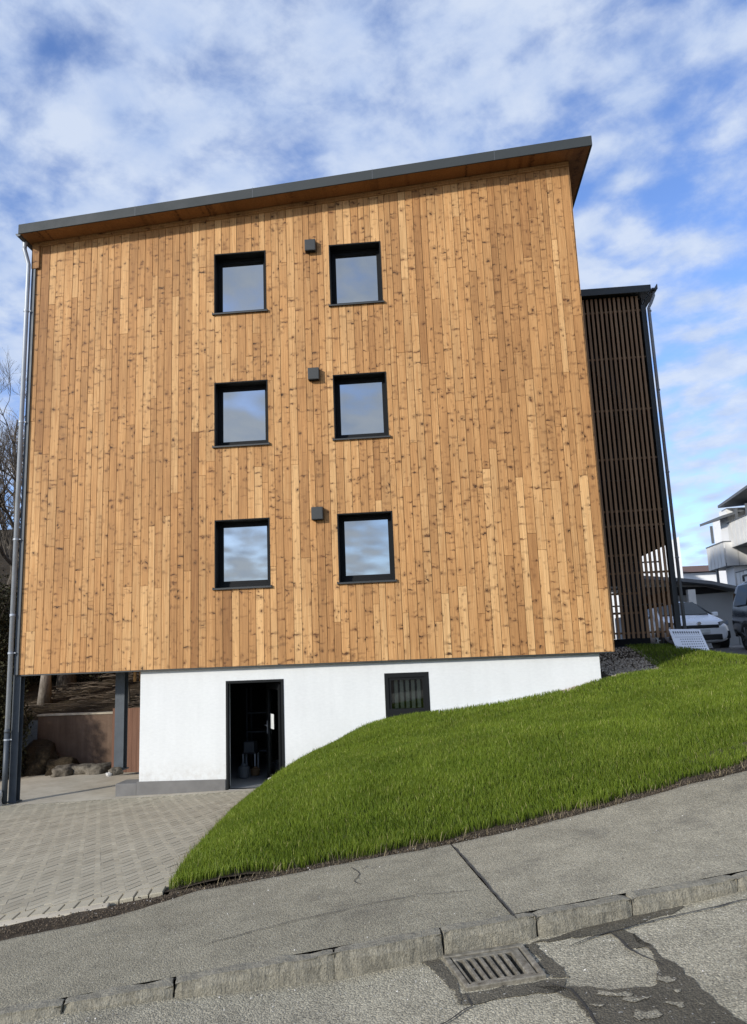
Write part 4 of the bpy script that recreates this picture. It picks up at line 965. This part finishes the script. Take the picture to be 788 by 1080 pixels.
lbox('number_plate', 2.10, 2.125, -.24, .24, .455, .55, M['paper'], .003)
for sg in (-1, 1):
    quad('headlight', [(2.03, sg*.50, .62), (1.86, sg*.80, .64), (1.78, sg*.83, .77), (1.95, sg*.53, .73)], M['lamp'], .05)
    lbox('fog_lamp_pocket', 1.86, 2.03, min(sg*.68, sg*.80), max(sg*.68, sg*.80), .30, .50, M['plastic'], .02)
    lbox('mirror', .55, .68, min(sg*.90, sg*1.06), max(sg*.90, sg*1.06), .94, 1.06, M['carwhite'], .03)
q = MB(); q.tube([mw @ Vector((1.96, 0, .715)), mw @ Vector((2.05, 0, .715))], .05, 16); o = q.build('badge', M['chrome'], car)
q = MB(); q.tube([mw @ Vector((-.9, 0, 1.44)), mw @ Vector((-1.2, 0, 1.56))], [.012, .006], 6); q.build('aerial', M['plastic'], car)
# black van at the right edge
vst = [(2.42, .70, .40, .70, .78, .60), (2.35, .86, .26, .80, .92, .76), (1.9, .93, .24, .96, 1.06, .84), (1.45, .94, .24, 1.04, 1.14, .82), (.95, .94, .24, 1.06, 1.50, .76), (.5, .94, .24, 1.07, 1.78, .72), (-.5, .94, .24, 1.08, 1.84, .72), (-1.6, .94, .24, 1.08, 1.84, .72), (-2.2, .93, .26, 1.08, 1.78, .72), (-2.40, .92, .30, 1.07, 1.76, .73), (-2.42, .92, .30, 1.07, 1.76, .73), (-2.45, .90, .32, 1.05, 1.72, .72), (-2.455, .88, .33, 1.04, 1.70, .70)]
vp = at(776, 688, 6.0)
van, quad, lbox, mw = vehicle('parked_van', 'black van parked at the right edge with a roof rail', 'van', (15.86+.94, 4.55, 2.04), R(-90), vst, M['carblack'], .94, (1.5, -1.50), .35)
for sg in (-1, 1): quad('side_window', [(-2.15, sg*.905, 1.14), (-1.30, sg*.905, 1.14), (-1.30, sg*.755, 1.66), (-2.05, sg*.755, 1.66)][::sg], M['carglass'], .03)
for sg in (-1, 1): quad('side_window', [(-1.1, sg*.905, 1.14), (-.1, sg*.905, 1.14), (-.1, sg*.755, 1.66), (-1.1, sg*.755, 1.66)][::sg], M['carglass'], .03)
for sg in (-1, 1): quad('side_window', [(.0, sg*.905, 1.14), (1.1, sg*.905, 1.14), (.55, sg*.755, 1.66), (.0, sg*.755, 1.66)][::sg], M['carglass'], .03)
quad('windscreen', [(1.40, -.78, 1.18), (1.40, .78, 1.18), (.62, .66, 1.70), (.62, -.66, 1.70)], M['carglass'], .03)
for sg in (-1, 1): quad('headlight', [(2.38, sg*.50, .74), (2.22, sg*.84, .78), (2.12, sg*.87, .94), (2.32, sg*.54, .88)], M['lamp'], .05)
for sg in (-1, 1):
    q = MB(); q.bar(mw @ Vector((-2.0, sg*.64, 1.92)), mw @ Vector((.5, sg*.64, 1.92)), .045)
    for x in (-2.0, -.8, .5): q.bar(mw @ Vector((x, sg*.64, 1.78)), mw @ Vector((x, sg*.64, 1.92)), .045)
    q.build('roof_rail', M['plastic'], van)
lbox('rear_bumper', -2.52, -2.36, -.84, .84, .36, .58, M['plastic'], .03)
quad('tail_light', [(-2.42, -.86, 1.0), (-2.42, -.80, 1.0), (-2.40, -.74, 1.5), (-2.40, -.80, 1.5)], M['redp'], .02)
quad('rear_window', [(-2.47, -.70, 1.12), (-2.47, .70, 1.12), (-2.40, .62, 1.62), (-2.40, -.62, 1.62)], M['carglass'], .02)

# parking area behind the lawn
def fpk(U, V): return (U, V, 1.90+np.where(V < 9, .0, 0)+np.interp(V, [3, 4, 7.2, 60], [-.03, .0, .215, .235]))
kind(grid('parking_area', np.r_[11.3, np.arange(12, 20, .5), np.arange(20, 60, 2.)], np.r_[np.arange(1.5, 60, .5)], fpk, M['park'], keep=lambda cx, cy: (cy > np.interp(cx, [11, 14.2, 15, 15.8, 60], [3.45, 3.45, 3.4, 1.8, 1.8])) & ~((cx < 11.4) & (cy < 12))), 'structure')

# ------------------------------------------------------------------ buildings behind
def wbox(mb, x0, x1, y0, y1, z0, z1): mb.box(x0, x1, y0, y1, z0, z1)
# low grey garage with a shallow dark roof
GY = 17.0
ga = thing('garage', 'long grey garage wall with a dark shallow gabled roof behind the cars', 'garage', (at(760, 680, GY).x, GY, 1.9))
g0, g1 = at(722, 690, GY).x-1.2, at(800, 690, GY).x+6; e0 = at(722, 634, GY); e1 = at(745, 614, GY); e2 = at(788, 641, GY)
m = MB(); m.box(g0, g1, GY+.41, GY+6, 1.6, e2.z+.0); m.build('wall', M['greyw'], ga)
m = MB()
pass
for xx in np.arange(g0+1, g1, 2.4): m = MB(); m.box(xx, xx+.03, GY+.19, GY+.209, 1.7, e2.z-.5); m.build('wall_joint', M['roofgrey'], ga)
def G(x, y, q=0.): p = at(x, y, GY+q); return (p.x, p.z)
L0 = G(712, 611)
m = MB(); m.prism([(g0-1.5, L0[1]+.3), L0, G(745, 614), G(784, 622), G(784, 625.5), G(745, 617.5), G(712, 614.5), (g0-1.5, L0[1]+.17)], GY-.6, GY+6.3); m.build('roof', M['roofgrey'], ga)
m = MB(); m.prism([(g0-1, G(712, 616)[1]), G(745, 619), G(770, 624), G(744, 626), G(712, 628), (g0-1, G(712, 628)[1])], GY+.1, GY+.2); m.build('opening', M['black'], ga)
m = MB(); m.prism([(g0-.9, 1.7), (g0-.9, G(712, 614)[1]), G(745, 617), G(784, 625), (g1, G(784, 625)[1]), (g1, 1.7)], GY+.21, GY+.4); m.build('front_wall', M['greyw'], ga)
pp = at(728, 622, GY-.4); m = MB(); m.box(pp.x-.14, pp.x+.14, GY-.55, GY-.3, 1.7, pp.z); m.build('post', M['lightgrey'], ga)
# apartment block with balconies, its long balcony side seen at a glancing angle
def atX(x, y, X):
    d = AR*(x-394)/F + AU*(540-y)/F + AW; return Vector(CAM + d*(X-CAM[0])/d[0])
XB = 21.6
ap = thing('apartment_building', 'white apartment block with grey panelled balconies and small canopy roofs', 'building', (XB+3, 20, 1.9))
XW = XB+1.3
m = MB(); m.box(XW, XW+9, 8, 27.2, 1.6, atX(788, 524, XB).z+.2); m.build('wall', M['whitew'], ap)
def cheek(pa, pb, z1): m = MB(); ya, yb = atX(pa, 600, XB).y, atX(pb, 600, XB).y; m.box(XB+.0, XW, min(ya, yb), max(ya, yb), 1.6, z1); m.build('cross_wall', M['whitew'], ap)
cheek(765.5, 774, atX(768, 535, XB).z)
def balcony(pa, pb, ptop, pbot, pref, xo=0.):
    y1, y0 = atX(pa, 600, XB+xo).y, (atX(pb, 600, XB+xo).y if pb else 12.); zt_, zb_ = atX(pref, ptop, XB+xo).z, atX(pref, pbot, XB+xo).z
    b_ = MB(); b_.box(XB+xo, XW, y0, y1, zb_-.02, zb_+.14); bo = b_.build('balcony', M['roofgrey'], ap)
    n = max(3, int((y1-y0)/.42)); p = MB()
    for k in range(n): ya = y0+(y1-y0)*k/n; p.box(XB+xo-.05, XB+xo-.012, ya+.03, ya+(y1-y0)/n-.03, zb_+.0, zt_)
    for k in range(3): xa = XB+xo+(XW-XB-xo)*k/3; p.box(xa+.012, xa+(XW-XB-xo)/3-.012, y0-.05, y0-.012, zb_, zt_)
    p.build('panel', M['lightgrey'], bo); r_ = MB(); r_.box(XB+xo-.07, XB+xo+.0, y0-.06, y1, zt_+.001, zt_+.05); r_.box(XB+xo, XW, y0-.06, y0, zt_+.001, zt_+.05); r_.build('handrail', M['roofgrey'], bo)
    return y0, y1, zb_, zt_
ba = balcony(748.5, 767, 571, 597, 766, -.35)
bb = balcony(774, None, 550, 577, 774); balcony(777, None, 604, 632, 779)
def post(px2, pt, pb, X): a_, b_ = atX(px2, pt, X), atX(px2, pb, X); m = MB(); m.box(a_.x-.05, a_.x+.05, a_.y-.05, a_.y+.05, b_.z, a_.z); m.build('post', M['roofgrey'], ap)
post(750, 555, 574, XB-.35); post(756, 598, 632, XB-.3); post(776, 536, 552, XB+.05); post(787, 531, 546, XB+.05)
def canopy(pa, pb, za, zb2, X, x1):
    y1, y0 = atX(pa, 600, X).y, atX(pb, 600, X).y; zf_, zn = za, zb2
    r_ = MB(); r_.add([(X, y1, zf_), (x1, y1, zf_+.55), (x1, y0, zn+.55), (X, y0, zn), (X, y1, zf_+.12), (x1, y1, zf_+.67), (x1, y0, zn+.67), (X, y0, zn+.12)], [(0, 1, 2, 3), (4, 5, 6, 7), (0, 1, 5, 4), (1, 2, 6, 5), (2, 3, 7, 6), (3, 0, 4, 7)]); r_.build('roof', M['roofgrey'], ap)
canopy(743.5, 768, atX(743.5, 553, XB-.5).z, atX(767, 547, XB-.5).z+.12, XB-.5, XW+.2)
canopy(765, 812, atX(765, 532, XB-.25).z, atX(788, 518, XB-.25).z+.2, XB-.25, XW+9.2)
for ya, z0 in ((20.2, bb[2]+.15), (16.5, bb[2]+.15), (20.2, bb[2]-2.65), (16.5, bb[2]-2.65)):
    m = MB(); m.box(XW-.03, XW-.001, ya, ya+1.8, z0, z0+2.1); wn = m.build('window', M['roofgrey'], ap)
    m = MB(); m.box(XW-.035, XW-.0305, ya+.1, ya+1.7, z0+.1, z0+2.0); m.build('pane', M['glass'], wn)
# low house with brown roof far away
LY = 40.0
lh = thing('low_house', 'low white house with a brown tiled roof far behind the garage', 'house', tuple(at(750, 640, LY)))
a_, b_ = at(716, 605, LY), at(782, 605, LY); m = MB(); m.box(a_.x, b_.x, LY, LY+8, 1.5, at(740, 604, LY).z); m.build('wall', M['whitew'], lh)
r0, r1 = at(726, 596, LY), at(785, 592, LY); m = MB(); m.add([(r0.x-.6, LY-.4, at(726, 604, LY).z), (r1.x, LY-.4, at(726, 604, LY).z), (r1.x, LY+4, r0.z+.3), (r0.x, LY+4, r0.z+.3), (r1.x, LY+8.5, at(726, 604, LY).z), (r0.x-.6, LY+8.5, at(726, 604, LY).z)], [(0, 1, 2, 3), (3, 2, 4, 5), (0, 3, 5), (1, 2, 4)]); m.build('roof', M['roofbrown'], lh)
# bright white house seen through the slats
WY = 33.0
wh = thing('white_house', 'tall white house wall glimpsed through the tower slats', 'house', (at(690, 660, WY).x, WY, 1.9))
a_, b_ = at(655, 580, WY), at(716, 566, WY); m = MB(); m.prism([(at(632, 600, WY).x, 1.6), (b_.x, 1.6), (b_.x, b_.z), (at(680, 584, WY).x, at(680, 584, WY).z), (at(640, 604, WY).x, at(640, 604, WY).z)], WY, WY+8); m.build('wall', M['whitew'], wh)
m = MB(); m.box(at(684, 633, WY).x, b_.x+.02, WY-.5, WY-.02, at(700, 640, WY).z, at(700, 628, WY).z); m.build('canopy', M['roofgrey'], wh)

# ------------------------------------------------------------------ left rear: retaining wall, fence, slope, trees
RY = 5.0
rt = thing('retaining_wall', 'low brown stained concrete retaining wall below the wooded bank', 'wall', (0, RY, -.2))
m = MB(); m.box(-2.2, 2.6, RY, RY+.25, -.4, 1.10); m.build('wall', M['ret'], rt, bevel=.01)
m = MB(); m.box(-2.22, 2.6, RY-.02, RY+.28, 1.101, 1.14); m.build('coping', M['conc'], rt)
fe = thing('board_fence', 'reddish brown vertical board fence between the column and the white wall', 'fence', (1.8, 3.6, -.1))
m = MB(); x = .62
while x < 2.36:
    m.box(x, x+.112, 3.0, 3.024, -.06, 1.34+random.uniform(-.004, .004), (random.gauss(.5, .25), random.random(), random.random())); x += .116
m.build('boards', M['fence'], fe, attr=True)
for z in (.2, 1.0): m = MB(); m.box(.62, 2.38, 3.025, 3.06, z, z+.08, (.4, .2, .3)); m.build('rail', M['fence'], fe, attr=True)
m = MB(); x = 1.25
while x < 2.35: m.box(x, x+.05, 2.6, 2.65, 1.93, 2.19, (.8, random.random(), .5)); x += .14
hg = m.build('hanging_slats', M['clad'], house, attr=True)
for i, (px2, sx, lb) in enumerate(((70, .34, 'flat pale rock lying left of the row at the retaining wall'), (90, .26, 'middle flat rock at the foot of the retaining wall'), (108, .30, 'flat rock at the foot of the retaining wall nearest the inner column'))):
    p = at(px2, 800-i*1.5, 3.9); rock('rock', (p.x, 3.9, -.12), (sx*1.25, .26, .15), M['rock'], lb, 'rock', 'rocks below the retaining wall', seed=i+11)
for i, (x, sx, sz, lb) in enumerate(((-1.9, .62, .62, 'big dark boulder left of the brown retaining wall'), (-1.15, .38, .30, 'leaning dark boulder in front of the left end of the brown wall'))):
    rock('boulder', (x, 4.55-.25*i, -.15), (sx, .4, sz), M['litter'], lb, 'boulder', seed=i+21)
def zhill(X, Y): return 1.02+np.clip(Y-5.3, 0, 40)*.30+.12*vn(X, Y, .8)+.05*vn(X, Y, 3)+np.clip(-2-X, 0, 20)*.06
kind(grid('wooded_bank', np.arange(-30, 2.35, .3), np.arange(5.26, 40, .35), lambda U, V: (U, V, zhill(U, V)), M['litter']), 'structure')
kind(grid('bank_left', np.arange(-30, -2.1, .3), np.arange(2.6, 5.3, .2), lambda U, V: (U, V, -.3+np.clip((V-2.6)/2.6, 0, 1)**1.0*(1.35)+np.clip(-2-U, 0, 20)*.06*np.clip((V-2.6)/2.6, 0, 1)+.05*vn(U, V, 2)), M['litter']), 'structure')
# branches and twigs lying on the bank
mb = MB()
for i in range(420):
    X = random.uniform(-3.2, 2.2); Y = random.uniform(5.3, 9.5); L = random.uniform(.3, 1.5); a_ = random.gauss(0, .45); z = float(zhill(X, Y))+random.uniform(.02, .18)
    d = Vector((math.cos(a_)*L, math.sin(a_)*L, random.uniform(-.1, .12)*L)); t = random.random(); r = random.uniform(.004, .016)
    p = Vector((X, Y, z)); mb.tube([p, p+d*.5+Vector((0, 0, .04)), p+d], [r, r*.8, r*.3], 5, caps=False, tone=(t, t, t))
kind(mb.build('fallen_branches', M['twig'], attr=True), 'stuff')

def tree(name, label, base, height, tr, m, depth=6, seed=0, lean=(0, 0), spread=.55, group=None, kids=3, up=.25, minr=.004, start=.25, trunk_only=False):
    rd = random.Random(seed); root = thing(name, label, 'tree', base, group); tk, br = MB(), MB()
    b = Vector(base); top = b+Vector((lean[0]*height, lean[1]*height, height))
    n = 9; pts = []; 
    for i in range(n+1):
        t = i/n; p = b.lerp(top, t)+Vector((rd.gauss(0, .012), rd.gauss(0, .012), 0))*height*(t > 0); pts.append(p)
    rad = [tr*(1-.86*(i/n)**.9)*(1.35 if i == 0 else 1) for i in range(n+1)]; tk.tube(pts, rad, 12); tk.build('trunk', m, root, smooth=True)
    def grow(p, d, L, r, lev):
        q = [p]; dd = d.copy(); steps = 4
        for i in range(steps):
            dd = (dd+Vector((rd.gauss(0, .16), rd.gauss(0, .16), rd.gauss(up*.3, .12)))).normalized(); q.append(q[-1]+dd*L/steps)
        r2 = max(minr*.6, r*.45); br.tube(q, [r, r*.85, r*.7, r*.57, r2], 6 if lev > 2 else 4, caps=False, tone=(.4, .4, .4))
        if lev <= 0: return
        for i in range(kids):
            t = rd.uniform(.25, 1.0); k = min(steps-1, int(t*steps)); pp = q[k].lerp(q[k+1], t*steps-k)
            ax = Vector((rd.gauss(0, 1), rd.gauss(0, 1), rd.gauss(0, 1))).normalized(); nd = (dd+ax*spread*1.3+Vector((0, 0, up))).normalized()
            grow(pp, nd, L*rd.uniform(.5, .8), max(minr, r*(.62-.2*t*.5)), lev-1)
    for i in range(0 if trunk_only else 13):
        t = start+(1-start)*i/13; k = min(n-1, int(t*n)); pp = pts[k].lerp(pts[k+1], t*n-k); a_ = rd.uniform(0, 6.28)
        grow(pp, Vector((math.cos(a_), math.sin(a_), rd.uniform(.35, .9))).normalized(), height*.30*(1.15-t*.6), tr*(1-.86*t)*.55, depth-2)
    if not trunk_only: br.build('branches', m, root)
    return root
tree('bare_tree', 'bare leafless tree rising left of the house behind the dark hedge', (-7.6, 12.5, 2.8), 8.8, .20, M['bark'], 6, 3, (.04, 0), .6, 'bare trees behind the hedge', 4)
tree('bare_tree', 'second bare leafless tree, fainter, standing beyond the first by the house corner', (-8.8, 17, 4.0), 7.6, .18, M['bark'], 6, 9, (.0, 0), .6, 'bare trees behind the hedge', 4)
t1 = at(52, 757, 6.2)
tree('pale_trunk_tree', 'pale slanting tree trunk seen under the overhang above the brown wall', (t1.x-.15, 6.2, float(zhill(t1.x, 6.2))-.1), 7.5, .15, M['palebark'], 5, 5, (.075, .0), start=.62, kids=3)
t2 = at(70, 745, 7.6); tree('dark_trunk_tree', 'thick dark tree trunk beside the pale slanting trunk', (t2.x, 7.6, float(zhill(t2.x, 7.6))-.1), 7, .24, M['bark'], 4, 6, (.01, 0), start=.6)
t3 = at(137, 730, 5.9); tree('thin_tree', 'thin grey stem above the reddish board fence', (t3.x, 5.9, float(zhill(t3.x, 5.9))-.1), 5, .05, M['palebark'], 4, 7, (-.06, 0), start=.6)
# dark hedge: many leaves spread through each shrub's volume
def shrub(label, cx, cy, cz, rx, ry, rz, n, seed):
    root = thing('hedge_shrub', label, 'shrub', (cx, cy, cz-rz), 'dark shrubs of the hedge left of the house'); g_ = np.random.default_rng(seed)
    u = g_.normal(size=(n, 3)); u /= np.linalg.norm(u, axis=1)[:, None]; rr = g_.random(n)**.35
    lump = np.array([1+.35*mnoise.noise(Vector(q)*2.2+Vector((seed, 0, 0))) for q in u]); P = u*(rr*lump)[:, None]*np.array([rx, ry, rz])+np.array([cx, cy, cz])
    a = g_.normal(size=(n, 3)); a /= np.linalg.norm(a, axis=1)[:, None]; b = np.cross(a, g_.normal(size=(n, 3))); b /= np.linalg.norm(b, axis=1)[:, None]
    s1 = (.028+.03*g_.random(n))[:, None]; s2 = s1*.55
    V = np.stack([P-a*s1, P-b*s2, P+a*s1, P+b*s2], 1).reshape(-1, 3); Fc = (np.arange(n)*4)[:, None]+np.arange(4)
    t = g_.random(n); T = np.ones((n, 4, 4)); T[:, :, :3] = t[:, None, None]; npmesh('foliage', V, Fc, M['hedge'], T.reshape(-1, 4), root)
    m = MB(); rd = random.Random(seed)
    for k in range(16):
        a_ = rd.uniform(0, 6.28); e = Vector((cx+math.cos(a_)*rx*rd.uniform(.2, .95), cy+math.sin(a_)*ry*.8, cz+rz*rd.uniform(.2, 1.0))); m.tube([(cx+rd.gauss(0, .2), cy, cz-rz*1.1), ((cx+e.x)/2+rd.gauss(0, .2), cy, cz), e], [.045, .03, .008], 6, caps=False)
    m.build('stems', M['bark'], root)
shrub('tall dark hedge shrub next to the corner downpipe of the house', -3.3, 8.4, 3.35, 1.9, 1.4, 2.2, 26000, 1)
shrub('dark hedge shrub at the left edge of the photo, lower half', -5.3, 6.6, 2.7, 1.9, 1.4, 2.2, 26000, 2)
shrub('dark shrub behind the brown retaining wall under the overhang', -.3, 10.5, 3.6, 2.4, 1.2, 2.1, 22000, 3)
shrub('dark shrub behind the reddish board fence', 1.3, 7.3, 2.6, 1.2, .8, 1.3, 9000, 4)
shrub('low dark shrub at the left photo edge beside the corner downpipe', -3.0, 3.7, .95, 1.25, .9, 1.5, 16000, 6)
shrub('dark hedge shrub further back beyond the left edge', -7.6, 9.5, 3.6, 2.2, 1.6, 2.3, 18000, 5)
